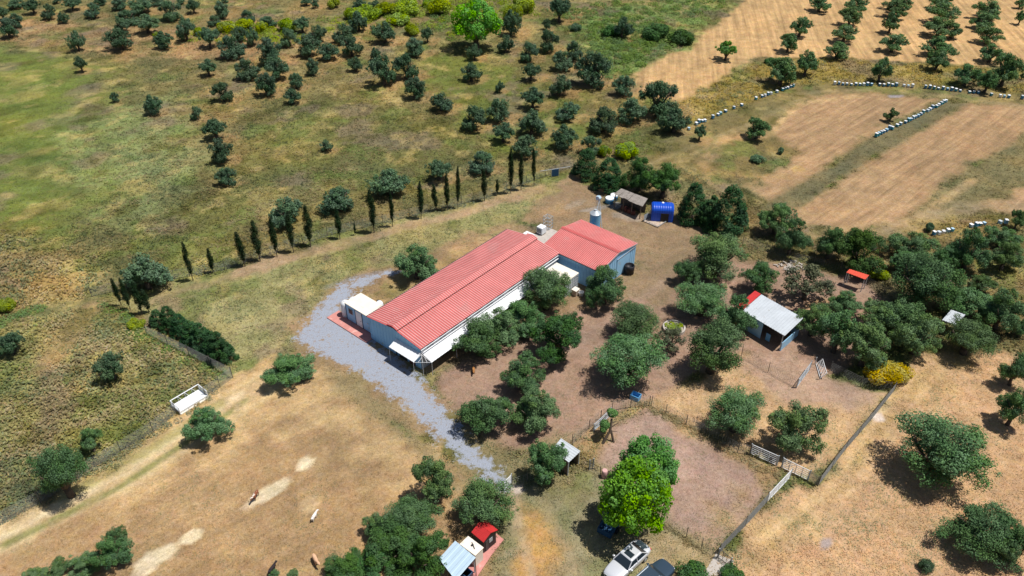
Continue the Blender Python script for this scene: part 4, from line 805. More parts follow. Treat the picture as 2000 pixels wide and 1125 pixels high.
# crates, stack beside the square shed
q = thing('storage_container', BL(8.95, 21.1), RZ, 'Flat-topped container with cream cover between the two red roofs', 'container')
MB().box(.1, 3.5, .0, 2.7, .1, 2.3).build('body', M['white'], q, bevel=.02); MB().box(.02, 3.58, -.08, 2.78, 2.305, 2.4).build('cover', M['cream'], q, bevel=.02); mb = MB()
for k in range(8): mb.box(3.52, 3.56, .05+k*.37, .12+k*.37, .1, 2.3)
for k in range(6): mb.box(3.565, 3.6, 0, 2.7, .15+k*.4, .2+k*.4)
mb.build('end_frame', M['galv'], q)
q = thing('cardboard_box', BL(13.1, 22.5), RZ, 'Beige box with pale lid standing before the square shed wall', 'box'); MB().box(-.35, .35, -.35, .35, 0, .8).build('body', M['sand'], q, bevel=.02); MB().hexa([(-.4, -.4, .803), (.4, -.4, .803), (.4, .4, .803), (-.4, .4, .803)], [(-.38, -.38, .9), (.38, -.38, .88), (.4, .38, .95), (-.36, .4, .93)]).build('lid', M['cream'], q)
q = thing('white_bucket', BL(13.7, 22.9), RZ, 'Small white tub right of the beige box', 'tub'); MB().lathe((0, 0, 0), [(.28, 0), (.36, .5), (.38, .52), (.33, .5), (.26, .1)], 16).build('body', M['white'], q)
# open shelter with weathered sheet roof
def corners(pts, z): return [G(a_, b2, z) for a_, b2 in pts]
cs_ = corners([(1199, 379), (1213, 371), (1265, 391), (1255, 404)], 2.2)     # front-left, back-left, back-right, front-right
c0 = sum(cs_)/4; q = thing('open_shelter', (c0[0], c0[1], 0), 0, 'Long open shelter with weathered grey sheet roof left of the blue tent', 'shelter'); L_ = [Vector(c-np.array([c0[0], c0[1], 0])) for c in cs_]
up = Vector((0, 0, .25)); mb = MB()
for k in range(6):
    a_, b2 = k/6, (k+1)/6-.004; r1 = random.Random(k).uniform(-.06, .08)
    mb.sheet(L_[0].lerp(L_[3], a_)+Vector((0, 0, r1)), L_[0].lerp(L_[3], b2)+Vector((0, 0, r1)), L_[1].lerp(L_[2], a_)+up, L_[1].lerp(L_[2], b2)+up, .2, .05)
mb.build('roof', M['asb'], q); 
for k in range(4):
    for e in ((0, 3), (1, 2)):
        pt = L_[e[0]].lerp(L_[e[1]], .03+.94*k/3); ctr = pt*.94; MB().tube((ctr.x, ctr.y, -.05), (ctr.x, ctr.y, pt.z-.03), .07).build('post', M['wood'], q)
pb = [L_[1]*.93, L_[2]*.93]; mb = MB().hexa([(pb[0].x, pb[0].y, 0), (pb[1].x, pb[1].y, 0), (pb[1].x, pb[1].y+.05, 0), (pb[0].x, pb[0].y+.05, 0)], [(pb[0].x, pb[0].y, 2.1), (pb[1].x, pb[1].y, 2.1), (pb[1].x, pb[1].y+.05, 2.1), (pb[0].x, pb[0].y+.05, 2.1)]); mb.build('back_wall', M['wood'], q)
for i in range(4):
    pt = L_[0].lerp(L_[3], .2+.2*i)*.55; o = thing('feed_sack', (c0[0]+pt.x, c0[1]+pt.y, 0), i*.5, '%s dull reddish bale in the shade of the sheet-roofed shelter' % ORD[i].capitalize()+' from left', 'bale', 'bales under the open shelter'); MB().box(-.4, .4, -.3, .3, 0, .7).build('bale', M['rustred'], o, bevel=.1)
for (px, py, rr, lb) in ((1190, 396, .62, 'Nearer pale blue round tub left of the sheet-roofed shelter'), (1199, 390, .55, 'Farther pale blue round tub at the corner of the sheet-roofed shelter')):
    g = G(px, py); o = thing('blue_tub', g, 0, lb, 'tub', 'pale blue tubs by the shelter'); MB().lathe((0, 0, 0), [(rr, 0), (rr*1.02, .5), (rr*1.06, .52), (rr*1.04, .8)], 22).build('body', M['bluep'], o, smooth=True); MB().lathe((0, 0, .8), [(rr*1.07, .0), (rr*1.03, .08), (rr*.6, .12), (rr*.5, .05)], 22).build('lid', M['white'], o)
# blue tarpaulin tent
A_, B_, C_ = G(1271, 433), G(1311, 435), G(1329, 424); ang = math.atan2(B_[1]-A_[1], B_[0]-A_[0]); ln_ = np.linalg.norm((B_-A_)[:2])+.2; dp = 2.3
q = thing('tarpaulin_tent', A_, ang, 'Bright blue tarpaulin tent with a dark doorway beside the litter pen', 'tent')
pr = []
for k in range(13):
    a_ = math.pi*k/12; pr.append((dp/2-math.cos(a_)*dp/2, 1.5+.95*math.sin(a_)**.7))
poly = [(0, 0)]+pr+[(dp, 0)]
def arch(mb, xa, xb, s0=1., s1=1.):
    n_ = len(poly); V_ = []
    for x, s_ in ((xa, s0), (xb, s1)):
        for (y, z) in poly: V_.append((x, dp/2+(y-dp/2)*s_, z*s_))
    mb.add(V_, [(i, (i+1) % n_, n_+(i+1) % n_, n_+i) for i in range(n_)]+[tuple(range(n_-1, -1, -1)), tuple(range(n_, 2*n_))])
mb = MB(); arch(mb, 0, .25, .93, 1.); 
for k in range(8): a_ = .25+(ln_-.5)*k/8; arch(mb, a_, a_+(ln_-.5)/16, 1., .985); arch(mb, a_+(ln_-.5)/16, a_+(ln_-.5)/8, .985, 1.)
arch(mb, ln_-.25, ln_, 1., .93); mb.build('cover', M['tarp'], q, smooth=False)
MB().box(ln_*.42, ln_*.78, -.05, .0-.003, 0, 1.45).build('doorway', M['dark'], q); mb = MB()
for k in range(3): mb.tube((ln_-.9+k*.22, .25, 1.9), (ln_-.9+k*.22, dp*.5, 2.42), .03)
mb.build('strap', M['bluemetal'], q); MB().lathe((ln_*.5, dp*.6, 2.44), [(.2, 0), (.15, .08), (.03, .1)], 12).build('vent', M['white'], q)
# pen with litter floor in front of the tent
pc = [G(1257, 433), G(1285, 445), G(1305, 432), G(1273, 422)]; c0 = sum(pc)/4; q = thing('small_pen', (c0[0], c0[1], 0), 0, 'Small railed pen with sandy litter floor before the blue tent', 'pen'); L_ = [c-c0 for c in pc]
MB().hexa([tuple(l_[:2])+(0,) for l_ in L_], [tuple(l_[:2])+(.12,) for l_ in L_]).build('floor', M['sand'], q, bevel=.03)
for i in range(4):
    a_, b2 = L_[i], L_[(i+1) % 4]; mb = MB(); hh = .35 if i == 0 or i == 1 else 1.05
    for z in np.arange(.25, hh+.01, .2): mb.tube((a_[0], a_[1], z), (b2[0], b2[1], z), .03, n=5)
    for k in range(6): r1 = a_+(b2-a_)*k/5.; mb.tube((r1[0], r1[1], 0), (r1[0], r1[1], hh), .028, n=5)
    mb.build('rail', M['galv'], q)
# stable with grey roof
def hut(name, lb, c4, z, mats, walls=None, rise=0., rib=.3, wallm='pale', posts=True, cat='building', wh=None):
    """c4: roof corners front-left, back-left, back-right, front-right (world xy)"""
    c0 = sum(np.array(c_) for c_ in c4)/4; q = thing(name, (c0[0], c0[1], 0), 0, lb, cat); L_ = [Vector((c_[0]-c0[0], c_[1]-c0[1], z)) for c_ in c4]
    up = Vector((0, 0, rise)); MB().sheet(L_[0], L_[3], L_[1]+up, L_[2]+up, rib, .03, .05).build('roof', M[mats], q)
    if posts:
        for k, l_ in enumerate(L_): pt = l_*.92; MB().tube((pt.x, pt.y, -.05), (pt.x, pt.y, z-.04+(rise*.9 if k in (1, 2) else 0)), .055).build('post', M['grey'], q)
    return q, L_
f0, b0, b1, f1 = G(1450, 607, 2.4), G(1487, 575, 2.65), G(1584, 614, 2.65), G(1532.5, 656, 2.4)
b0[2] = b1[2] = 0; dirv = (f1-f0)/np.linalg.norm(f1-f0); per = b0-f0; per[2] = 0; b1 = f1+per
q, L_ = hut('stable', 'Grey-roofed open-fronted stable with pale end wall among the olives', [f0, b0, b1, f1], 2.4, 'grey', rise=.25, rib=.35)
def seg(i, j, t0, t1, s=.95): a_ = L_[i]*s; b2 = L_[j]*s; return a_.lerp(b2, t0), a_.lerp(b2, t1)
def wallseg(name, m, a_, b2, z0, z1, z2=None): z2 = z2 or z1; n_ = Vector((-(b2-a_).y, (b2-a_).x, 0)).normalized()*.07; MB().hexa([(a_.x, a_.y, z0), (b2.x, b2.y, z0), (b2.x+n_.x, b2.y+n_.y, z0), (a_.x+n_.x, a_.y+n_.y, z0)], [(a_.x, a_.y, z1), (b2.x, b2.y, z2), (b2.x+n_.x, b2.y+n_.y, z2), (a_.x+n_.x, a_.y+n_.y, z1)]).build(name, M[m], q)
wallseg('wall', 'pale', *seg(0, 3, 0, .5), 0, 2.33); wallseg('wall', 'pale', *seg(0, 1, 0, 1), 0, 2.3, 2.6); wallseg('wall', 'pale', *seg(1, 2, 0, 1), 0, 2.6); wallseg('wall', 'pale', *seg(2, 3, 0, 1), 0, 1.2)
wallseg('gate', 'bluep', *seg(0, 3, .62, .72), .3, 1.3)
g4 = [f0-dirv*.95+per*.0, b0-dirv*.95+per*.0, b0-dirv*.06, f0-dirv*.06]; r_l = [Vector((c_[0]-q.location.x, c_[1]-q.location.y, 2.42)) for c_ in g4]
MB().sheet(r_l[0], r_l[3], r_l[1]+Vector((0, 0, .25)), r_l[2]+Vector((0, 0, .25)), .3, .03, .05).build('roof_strip', M['redd'], q)
# small red shelter
cs4 = [G(1653, 532, 2.), G(1659, 527, 2.), G(1697, 539, 2.), G(1690, 546, 2.)]
hut('red_shelter', 'Small orange-red roofed shelter on thin posts in the shaded yard', cs4, 2., 'orange', rise=.12, cat='shelter')
cs4 = [G(1840, 625, 2.), G(1857, 606, 2.), G(1885, 616, 2.), G(1866, 634, 2.)]; hut('grey_shelter', 'Small grey sheet roof peeping from dark trees on the right', cs4, 2., 'grey', rise=.1, cat='shelter')
f0, b0, b1, f1 = G(1109, 902, 2.), G(1087, 866, 2.), G(1096, 856, 2.), G(1133, 881, 2.)
cs4 = [G(1111, 903, 2.), G(1078, 878, 2.), G(1096, 856, 2.), G(1134, 881, 2.)]; q, L_ = hut('goat_hut', 'Small hut with light grey sloping roof beside the round olive', cs4, 2., 'grey', rise=.0, cat='hut')
wallseg('wall', 'wood', *seg(0, 1, 0, 1, .85), 0, 1.9); wallseg('wall', 'wood', *seg(1, 2, 0, 1, .85), 0, 1.9); wallseg('wall', 'wood', *seg(2, 3, 0, 1, .85), 0, 1.9)
# huts at the bottom edge
p = thing('pink_path', G(935, 1100), -AZ+math.pi, 'Pink paved path along the little huts at the bottom edge', 'paving')
PB = [G(905, 1150), G(980, 1050), G(986, 1043), G(962, 1040), G(930, 1062), G(880, 1125)]; c0 = G(935, 1100); p.rotation_euler = (0, 0, 0)
poly = [G(888, 1138), G(917, 1150), G(960, 1085), G(984, 1055), G(968, 1042), G(940, 1062)]; poly = poly[::-1]; n_ = len(poly)
MB().add([(a_[0]-c0[0], a_[1]-c0[1], z) for z in (0, .1) for a_ in poly], [tuple(range(n_-1, -1, -1)), tuple(range(n_, 2*n_))]+[(i, (i+1) % n_, n_+(i+1) % n_, n_+i) for i in range(n_)]).build('paving', M['pink'], p)
g = BL(*toBL(G(946, 1045, 0))); rz = RZ
cc_ = [G(922, 1039, 1.9), G(946, 1059, 1.9), G(972, 1033, 1.9), G(946, 1016, 1.9)]; c0 = sum(cc_)/4; e1 = cc_[1]-cc_[0]; e2 = cc_[2]-cc_[1]; ang = math.atan2(e1[1], e1[0]); a_ = np.linalg.norm(e1)/2; b2 = np.linalg.norm(e2)/2
q = thing('red_hut', (c0[0], c0[1], 0), ang, 'Little dark hut with bright red pitched roof under an olive', 'hut')
MB().box(-a_*.85, a_*.85, -b2*.85, b2*.85, .1, 1.86).build('wall', M['blackp'], q, bevel=.02)
MB().prism([(-b2*.85, 1.86), (b2*.85, 1.86), (0, 2.2)], 0, -a_*.85, a_*.85).build('gable', M['blackp'], q)
MB().sheet((-a_, -b2, 1.84), (a_, -b2, 1.84), (-a_, 0, 2.3), (a_, 0, 2.3), .2, .03).sheet((-a_, b2, 1.84), (a_, b2, 1.84), (-a_, .01, 2.3), (a_, .01, 2.3), .2, .03).build('roof', M['redd'], q)
MB().box(a_*.85+.003, a_*.85+.03, -.1, .3, .9, 1.4).build('window', M['galv'], q); MB().box(a_*.85+.003, a_*.85+.03, -.55, -.2, .15, 1.5).build('door', M['darkmetal'], q)
cc_ = [G(899, 1063, 1.8), G(928, 1085, 1.8), G(943, 1070, 1.8), G(915, 1047, 1.8)]; c0 = sum(cc_)/4; e1 = cc_[1]-cc_[0]; e2 = cc_[2]-cc_[1]; ang = math.atan2(e1[1], e1[0]); a_ = np.linalg.norm(e1)/2; b2 = np.linalg.norm(e2)/2
q = thing('cream_box_hut', (c0[0], c0[1], 0), ang, 'Cream flat-topped box hut between the red hut and the blue roof', 'hut'); MB().box(-a_, a_, -b2, b2, .1, 1.75).build('wall', M['cream'], q, bevel=.03); MB().box(-a_-.05, a_+.05, -b2-.05, b2+.05, 1.753, 1.83).build('roof', M['cream'], q, bevel=.02)
MB().tube((0, 0, 1.84), (.1, .1, 2.0), .1, .06, 8).tube((.1, .1, 1.95), (.45, -.1, 1.9), .03).tube((.1, .1, 1.9), (-.2, .25, 1.88), .03).build('roof_fitting', M['darkmetal'], q)
cc_ = [G(857, 1091, 2.2), G(889, 1056, 2.2), G(929, 1089, 2.2), G(890, 1134, 2.2)]
q, L_ = hut('blue_roof_shelter', 'Open shelter with plain light blue sheet roof at the bottom edge', cc_, 2.2, 'bluemetal', rise=0., rib=.6, cat='shelter')
MB().tube((L_[2].x*.97, L_[2].y*.97, 2.1), (L_[2].x*.97+.1, L_[2].y*.97-.8, 0), .04).tube((L_[2].x*.97+.1, L_[2].y*.97-.8, .9), (L_[2].x*.97-.4, L_[2].y*.97-.8, .9), .03).build('handrail', M['rustred'], q)
g = G(906, 1122); q = thing('water_trough', g, ang+.0, 'Dark blue tub half under the light blue roof', 'trough'); mb = MB().box(-.75, .75, -.4, .4, 0, .1)
for a4 in ((-.75, .75, -.4, -.32), (-.75, .75, .32, .4), (-.75, -.67, -.32, .32), (.67, .75, -.32, .32)): mb.box(*a4, .1, .7)
mb.build('basin', M['blued'], q, bevel=.03)
# dark blue cart bed under the lime tree, tub under the olive
def cart(name, lb, px, py, rz, L, Wd_, H, m, cat, wheels):
    g = G(px, py); q = thing(name, g, rz, lb, cat); z0 = .35 if wheels else 0; mb = MB().box(-L/2, L/2, -Wd_/2, Wd_/2, z0, z0+.06)
    for a4 in ((-L/2, L/2, -Wd_/2, -Wd_/2+.07), (-L/2, L/2, Wd_/2-.07, Wd_/2), (-L/2, -L/2+.07, -Wd_/2+.07, Wd_/2-.07), (L/2-.07, L/2, -Wd_/2+.07, Wd_/2-.07)): mb.box(*a4, z0+.06, z0+H)
    mb.build('body', m, q, bevel=.015)
    if wheels:
        for s_ in (-1, 1): MB().tube((0, s_*(Wd_/2+.02), .3), (0, s_*(Wd_/2+.2), .3), .3, n=18).build('wheel', M['blackp'], q)
        MB().tube((L/2, 0, .4), (L/2+.9, 0, .35), .04).build('drawbar', M['darkmetal'], q)
    return q
cart('trailer', 'Dark blue open-topped trailer in the shade of the lime green tree', 1190, 1033, math.atan2(G(1200, 1018)[1]-G(1180, 1048)[1], G(1200, 1018)[0]-G(1180, 1048)[0]), 2.3, 1.35, .6, M['blued'], 'trailer', True)
cart('trough', 'Small blue-rimmed trough in the shade under the largest yard olive', 1241, 778, -AZ+.1, 1.0, .8, .6, M['bluep'], 'trough', False)
g = G(1180, 931); q = thing('pink_barrel', g, 0, 'Faded pink barrel standing beside the lime green tree', 'barrel'); MB().lathe((0, 0, 0), [(.26, 0), (.29, .1), (.3, .45), (.29, .85), (.26, .9)], 18).build('body', M['pinkb'], q, smooth=True); MB().lathe((0, 0, .9), [(.27, 0), (.24, .04), (.05, .05)], 18).build('lid', M['pinkb'], q)
# round planted bed
g = G(1316, 643); q = thing('round_bed', g, 0, 'Round raised bed with pale stone rim filled with green plants', 'planter'); MB().lathe((0, 0, 0), [(1.35, 0), (1.35, .4), (1.15, .42), (1.13, .25)], 30).build('rim', M['conc'], q)
me = crown_mesh('bed_plants', [(math.cos(a)*q_, math.sin(a)*q_, .3, .32) for a, q_ in [(i*2.4, .2+.08*i) for i in range(11)]], 1500, .16, 150, LM['yel'], up=.8); c = bpy.data.objects.new('plants', me); col.objects.link(c); c.parent = q
# scrap heaps
for px, py, lb, m1 in ((1546, 521, 'Heap of pale broken boards on the earth behind the stable', 'conc'), (1548, 1126, '', '')):
    if not lb: continue
    g = G(px, py); q = thing('rubble_heap', g, 0, lb, 'rubble'); rr = random.Random(2); mb = MB()
    for k in range(70):
        x, y = rr.gauss(0, .8), rr.gauss(0, .6); a_ = rr.random()*3.14; l_ = rr.uniform(.12, .4); c1, s1_ = math.cos(a_)*l_, math.sin(a_)*l_; z = rr.uniform(.0, .2)
        mb.hexa([(x-c1, y-s1_, z), (x+c1, y+s1_, z*.6), (x+c1-s1_*.4, y+s1_+c1*.4, z*.6), (x-c1-s1_*.4, y-s1_+c1*.4, z)], [(x-c1, y-s1_, z+.05), (x+c1, y+s1_, z*.6+.05), (x+c1-s1_*.4, y+s1_+c1*.4, z*.6+.05), (x-c1-s1_*.4, y-s1_+c1*.4, z+.05)])
    mb.build('rubble', M[m1], q)
# concrete path at the bottom edge
P4 = [G(1398, 1082), G(1366, 1135), G(1400, 1150), G(1434, 1096)]; c0 = sum(P4)/4; q = thing('concrete_path', (c0[0], c0[1], 0), 0, 'Pale concrete path leading to the wire gate at the bottom edge', 'path'); MB().hexa([tuple((a_-c0)[:2])+(0,) for a_ in P4], [tuple((a_-c0)[:2])+(.06,) for a_ in P4]).build('slab', M['conc'], q)
# ------------------------------------------------------------------ fences and gates
def fence(name, lb, pts, h=1.3, step=3.2, vs=.3, hs=.2, wr=.006, pr=.035, cat='fence', wm='wire', pm='post'):
    P_ = [G(a_, b2) for a_, b2 in pts]; c0 = P_[0]; q = thing(name, c0, 0, lb, cat); mb = MB(); rr = random.Random(len(pts)*7+int(c0[0]))
    posts = []
    for a_, b2 in zip(P_[:-1], P_[1:]):
        L = np.linalg.norm(b2-a_); k = max(1, round(L/step)); posts += [a_+(b2-a_)*i/k for i in range(k)]
        a1, b1 = a_-c0, b2-c0
        for z in np.arange(.08, h, hs): mb.tube((a1[0], a1[1], z), (b1[0], b1[1], z), wr, n=3, cap=False)
        for i in range(int(L/vs)): r1 = a1+(b1-a1)*i*vs/L; mb.tube((r1[0], r1[1], .03), (r1[0], r1[1], h-.04), wr, n=3, cap=False)
    posts.append(P_[-1]); mb.build('wire_mesh', M[wm], q)
    for pt in posts[:98]:
        r1 = pt-c0; MB().tube((r1[0], r1[1], -.1), (r1[0]+rr.gauss(0, .03), r1[1]+rr.gauss(0, .03), h+.12+rr.random()*.1), pr, n=6).build('post', M[pm], q)
    return q
fence('wire_fence', 'Wire mesh fence running down the left side of the hay field', [(345, 808), (300, 845), (170, 925), (80, 982), (0, 1026), (-30, 1045)], 1.5, 3, .16, .14, .009)
fence('wire_fence', 'Short wire mesh fence between the conifer hedge and the white frame', [(455, 738), (430, 757), (402, 776)], 1.5, 2.5, .16, .14, .009)
fence('wire_fence', 'Wire mesh fence behind the left conifer hedge', [(288, 655), (370, 695), (455, 738)], 1.5, 3, .16, .14, .009)
fence('wire_fence', 'Long wire mesh fence behind the row of cypresses', [(180, 580), (300, 552), (440, 528), (640, 461), (800, 424), (950, 387), (1065, 345), (1120, 326)], 1.4, 4, .2, .16, .009)
fence('wire_fence', 'Wire fence between the small grey-roofed hut and the largest yard olive', [(1118, 868), (1150, 838), (1195, 802), (1268, 792)], 1.3, 2.4, .25, .2, .008)
fence('wire_fence', 'Wire fence with thin posts between the two dry pens', [(1272, 792), (1300, 808), (1380, 850), (1440, 884), (1464, 888)], 1.3, 3, .25, .2, .007)
fence('wire_fence', 'Dense grey mesh fence along the right side of the pen', [(1745, 765), (1700, 822), (1650, 880), (1597, 950), (1577, 938)], 1.4, 3, .09, .09, .012)
fence('wire_fence', 'Dense grey mesh fence running down to the concrete path', [(1497, 982), (1455, 1028), (1404, 1082)], 1.4, 3, .09, .09, .012)
fence('wire_fence', 'Wire fence with thin posts along the lower side of the near pen', [(1400, 1092), (1340, 1050), (1290, 1022), (1240, 990)], 1.3, 1.9, .25, .2, .007)
fence('wire_fence', 'Wire fence along the front of the stable yard', [(1448, 695), (1500, 727), (1555, 757)], 1.3, 3, .2, .2, .008)
fence('wire_fence', 'Wire fence at the foot of the yellow broom bush', [(1620, 725), (1680, 755), (1745, 765)], 1.3, 3, .25, .2, .008)
fence('wire_fence', 'Short wire fence between the grey-roofed hut and the pink barrel', [(1128, 893), (1150, 918), (1172, 930)], 1.2, 1.3, .3, .3, .008, .04)
fence('wire_fence', 'Short wire fence right of the white drive gate', [(1000, 950), (1030, 940), (1058, 930)], 1.2, 1.6, .3, .25, .008)
fence('wire_fence', 'Wire fence below the dark boundary trees', [(1450, 478), (1540, 505), (1640, 530), (1750, 585)], 1.3, 3.5, .3, .25, .008)
def gate(lb, a_, b2, h=1.25, z0=.12, m='white', bars=5, vert=2, r=.035, name='metal_gate', lean=0.):
    P0, P1 = G(*a_), G(*b2); c0 = (P0+P1)/2; d = P1-P0; L = np.linalg.norm(d)/2; q = thing(name, c0, math.atan2(d[1], d[0]), lb, 'gate'); mb = MB()
    for k in range(bars+1): z = z0+(h-z0)*k/bars; mb.tube((-L, lean*z, z), (L, lean*z, z), r if k in (0, bars) else r*.55)
    for k in range(vert+2): x = -L+2*L*k/(vert+1); mb.tube((x, lean*z0, z0), (x, lean*h, h), r)
    mb.tube((-L, lean*z0, z0), (L*.0, lean*h, h), r*.6); mb.build('frame', M[m], q)
    for s_ in (-1, 1): MB().tube((s_*(L+.08), 0, -.05), (s_*(L+.08), 0, h+.12), .05, n=8).build('gate_post', M['galv'], q)
    return q
gate('White-railed metal gate of the right pen, left one of two in line', (1466, 887), (1515, 909), 1.35)
gate('White-railed metal gate of the right pen, right one of two in line', (1527, 914), (1576, 938), 1.35, vert=3)
gate('Open white metal gate swung towards the lower pen corner', (1541, 935), (1498, 981), 1.3, vert=3, r=.03)
gate('White metal gate leaning open at the stable yard', (1556, 757), (1580, 724), 1.3, m='galv')
gate('Collapsed white tubular frame right of the stable yard gate', (1592, 712), (1600, 740), .9, vert=1, lean=.7, name='tubular_frame')
gate('White drive gate at the lower end of the gravel road', (985, 958), (998, 944), 1.2, bars=7)
gate('Thin dark wire gate on the concrete path', (1403, 1090), (1424, 1106), 1.2, m='post', r=.022)
gate('Narrow dark gate post frame beside the pink barrel', (1152, 917), (1157, 915), 1.3, m='post', vert=0, r=.03)
gate('Pale plank gate on the wire fence by the pruned tree', (1160, 842), (1192, 812), 1.0, m='galv', r=.05, bars=3)
g = G(1084, 345); q = thing('sheet_barrier', g, .3, 'Small dark blue-grey sheet panel on the fence right of the cypress row', 'panel'); MB().box(-.55, .55, -.03, .03, .1, 1.3).build('panel', M['blued'], q); MB().tube((-.6, 0, 0), (-.6, 0, 1.4), .04).tube((.6, 0, 0), (.6, 0, 1.4), .04).tube((-2.5, 0, 1.35), (2.5, .1, 1.35), .03).build('frame', M['galv'], q)
# white framed concrete trough set into the fence
c4 = [G(353, 810), G(407, 777), G(402, 760, .9), G(346, 793, .9)]; c0 = (c4[0]+c4[1])/2; d = c4[1]-c4[0]; L = np.linalg.norm(d)/2; ang = math.atan2(d[1], d[0])
q = thing('cattle_pass', c0, ang, 'White railed concrete loading pit set into the left field fence', 'pit')
MB().box(-L, L, 0, 1.5, 0, .42).build('floor', M['white'], q, bevel=.02); MB().box(-L, L, -.12, -.003, 0, .14).build('kerb', M['cream'], q, bevel=.02)
mb = MB().tube((-L, 1.6, 1.), (L, 1.6, 1.), .055).tube((-L, 1.6, .3), (L, 1.6, .3), .03)
for s_ in (-1, 1): mb.tube((s_*L, 0, 1.), (s_*L, 1.6, 1.), .05).tube((s_*L, 0, 0), (s_*L, 0, 1.), .05).tube((s_*L, 1.6, 0), (s_*L, 1.6, 1.), .05)
for k in range(1, 4): x = -L+2*L*k/4; mb.tube((x, 1.6, 1.), (x+.4, .9, .43), .018).tube((x, 1.6, 0), (x, 1.6, 1.), .02)
mb.build('rail', M['white'], q); mb = MB()
for s_ in (-1, 1):
    for k in range(5): mb.tube((s_*L, 0, .15+k*.18), (s_*L, 1.6, .15+k*.18), .02)
mb.build('end_rail', M['galv'], q)
# ------------------------------------------------------------------ beehives
hb = thing('beehive', (0, 0, 0), 0, 'x', 'beehive', 'beehives'); hm = [mat('hive_blue', (.05, .24, .42), .5, .15, 4), mat('hive_pale_blue', (.28, .48, .60), .5, .15, 4), mat('hive_teal', (.04, .30, .36), .5, .15, 4), mat('hive_white', (.7, .72, .72), .5, .1, 4)]
hl = mat('hive_lid_white', (.82, .84, .86), .4, .08, 4); hl2 = [hl, hl, mat('hive_lid_grey', (.55, .60, .64), .5, .15, 4), mat('hive_lid_pale_blue', (.42, .60, .72), .5, .15, 4)]
MB().box(-.22, .22, -.27, .27, .1, .62).build('hive_body', hm[0], hb, bevel=.01); MB().box(-.245, .245, -.29, .29, .623, .68).build('hive_lid', hl, hb, bevel=.015); MB().box(-.16, .16, -.33, -.273, .13, .17).build('landing_board', M['wood'], hb)
for l_ in (MB().box(-.2, .2, -.25, -.2, 0, .098), MB().box(-.2, .2, .2, .25, 0, .098)): l_.build('stand', M['wood'], hb)
hr = random.Random(9); hfirst = True
def hives(pts, where, ang, group):
    global hfirst
    n_ = len(pts)
    for i, (px, py) in enumerate(pts):
        o = hb if hfirst else copy_tree(hb); hfirst = False
        g = G(px, py); o.location = tuple(g); o.rotation_euler = (0, 0, ang+hr.gauss(0, .1)); s_ = hr.uniform(.95, 1.12); s_ *= .84; o.scale = (s_, s_, s_*hr.choice([.85, 1, 1, 1.25]))
        pos = 'leftmost' if i == 0 else 'rightmost' if i == n_-1 else (ORD[i]+' from left' if i < min(12, (n_+1)//2) else ORD[n_-1-i]+' from right')
        cm = hr.choice([0, 0, 1, 2, 0, 3] if 'slanting' not in where else [0, 0, 0, 2, 1])
        for ch in o.children:
            if ch.name.startswith('hive_body'): ch.material_slots[0].link = 'OBJECT'; ch.material_slots[0].material = hm[cm]
            if ch.name.startswith('hive_lid'): ch.material_slots[0].link = 'OBJECT'; ch.material_slots[0].material = hr.choice(hl2)
        tag(o, 'White-lidded beehive, %s %s' % (pos, where), 'beehive', group)
TD = lambda L, dx, dy, f: [(dx+a_/f, dy+b2/f) for a_, b2 in L]
hives(TD([(208,865),(330,785),(372,760),(428,740),(470,735),(597,685),(683,638),(722,615),(805,580),(942,525),(1068,480)], 1320, 150, 8.333), 'in the lower left hive line by the round olives', .5, 'beehives of the lower left line')
hives(TD([(1300,375),(1398,340),(1448,325),(1495,305),(1545,290),(1642,260),(1733,232),(1778,212),(1820,197),(1865,178),(1905,170)], 1320, 150, 8.333), 'in the upper part of the left hive line', .4, 'beehives of the upper left line')
hives(TD([(442,492),(467,492),(490,494),(513,494),(540,496),(565,496),(588,497),(610,497),(632,498),(655,498)], 1480, 0, 2.96), 'in the first run of the far hive line', 0, 'beehives of the far line, first run')
hives(TD([(703,498),(727,500),(752,500),(776,501),(798,501),(843,502),(868,504),(892,506)], 1480, 0, 2.96), 'in the middle run of the far hive line', 0, 'beehives of the far line, middle run')
hives(TD([(967,512),(992,514),(1017,518),(1042,519),(1068,521),(1094,524),(1118,527),(1143,529),(1168,532)], 1480, 0, 2.96), 'in the third run of the far hive line', -.1, 'beehives of the far line, third run')
hives(TD([(1222,540),(1247,541),(1272,542),(1347,555),(1398,563),(1422,565),(1448,567),(1525,573)], 1480, 0, 2.96), 'in the last run of the far hive line', -.1, 'beehives of the far line, last run')
hives(TD([(610,1020),(650,1000),(695,975),(740,950),(785,925),(835,895),(880,900)], 1640, 150, 8.655), 'in the lowest run of the slanting hive row', .65, 'beehives of the slanting row, lowest run')
hives(TD([(965,845),(1020,820),(1105,790),(1155,765),(1195,745),(1235,722),(1275,702),(1320,680),(1368,650),(1405,622)], 1640, 150, 8.655), 'in the middle run of the slanting hive row', .65, 'beehives of the slanting row, middle run')
hives(TD([(1480,595),(1520,570),(1560,545),(1630,525),(1668,495),(1710,475),(1745,455),(1785,435)], 1640, 150, 8.655), 'in the highest run of the slanting hive row', .65, 'beehives of the slanting row, highest run')
hives(TD([(390,362),(478,345),(560,325),(640,308),(715,292)], 1780, 420, 9.09), 'in the near hive group by the right olives', .3, 'beehives of the near right group')
hives(TD([(1050,215),(1140,212),(1210,190),(1280,175),(1560,160),(1665,160)], 1780, 420, 9.09), 'in the far hive group by the right olives', .3, 'beehives of the far right group')
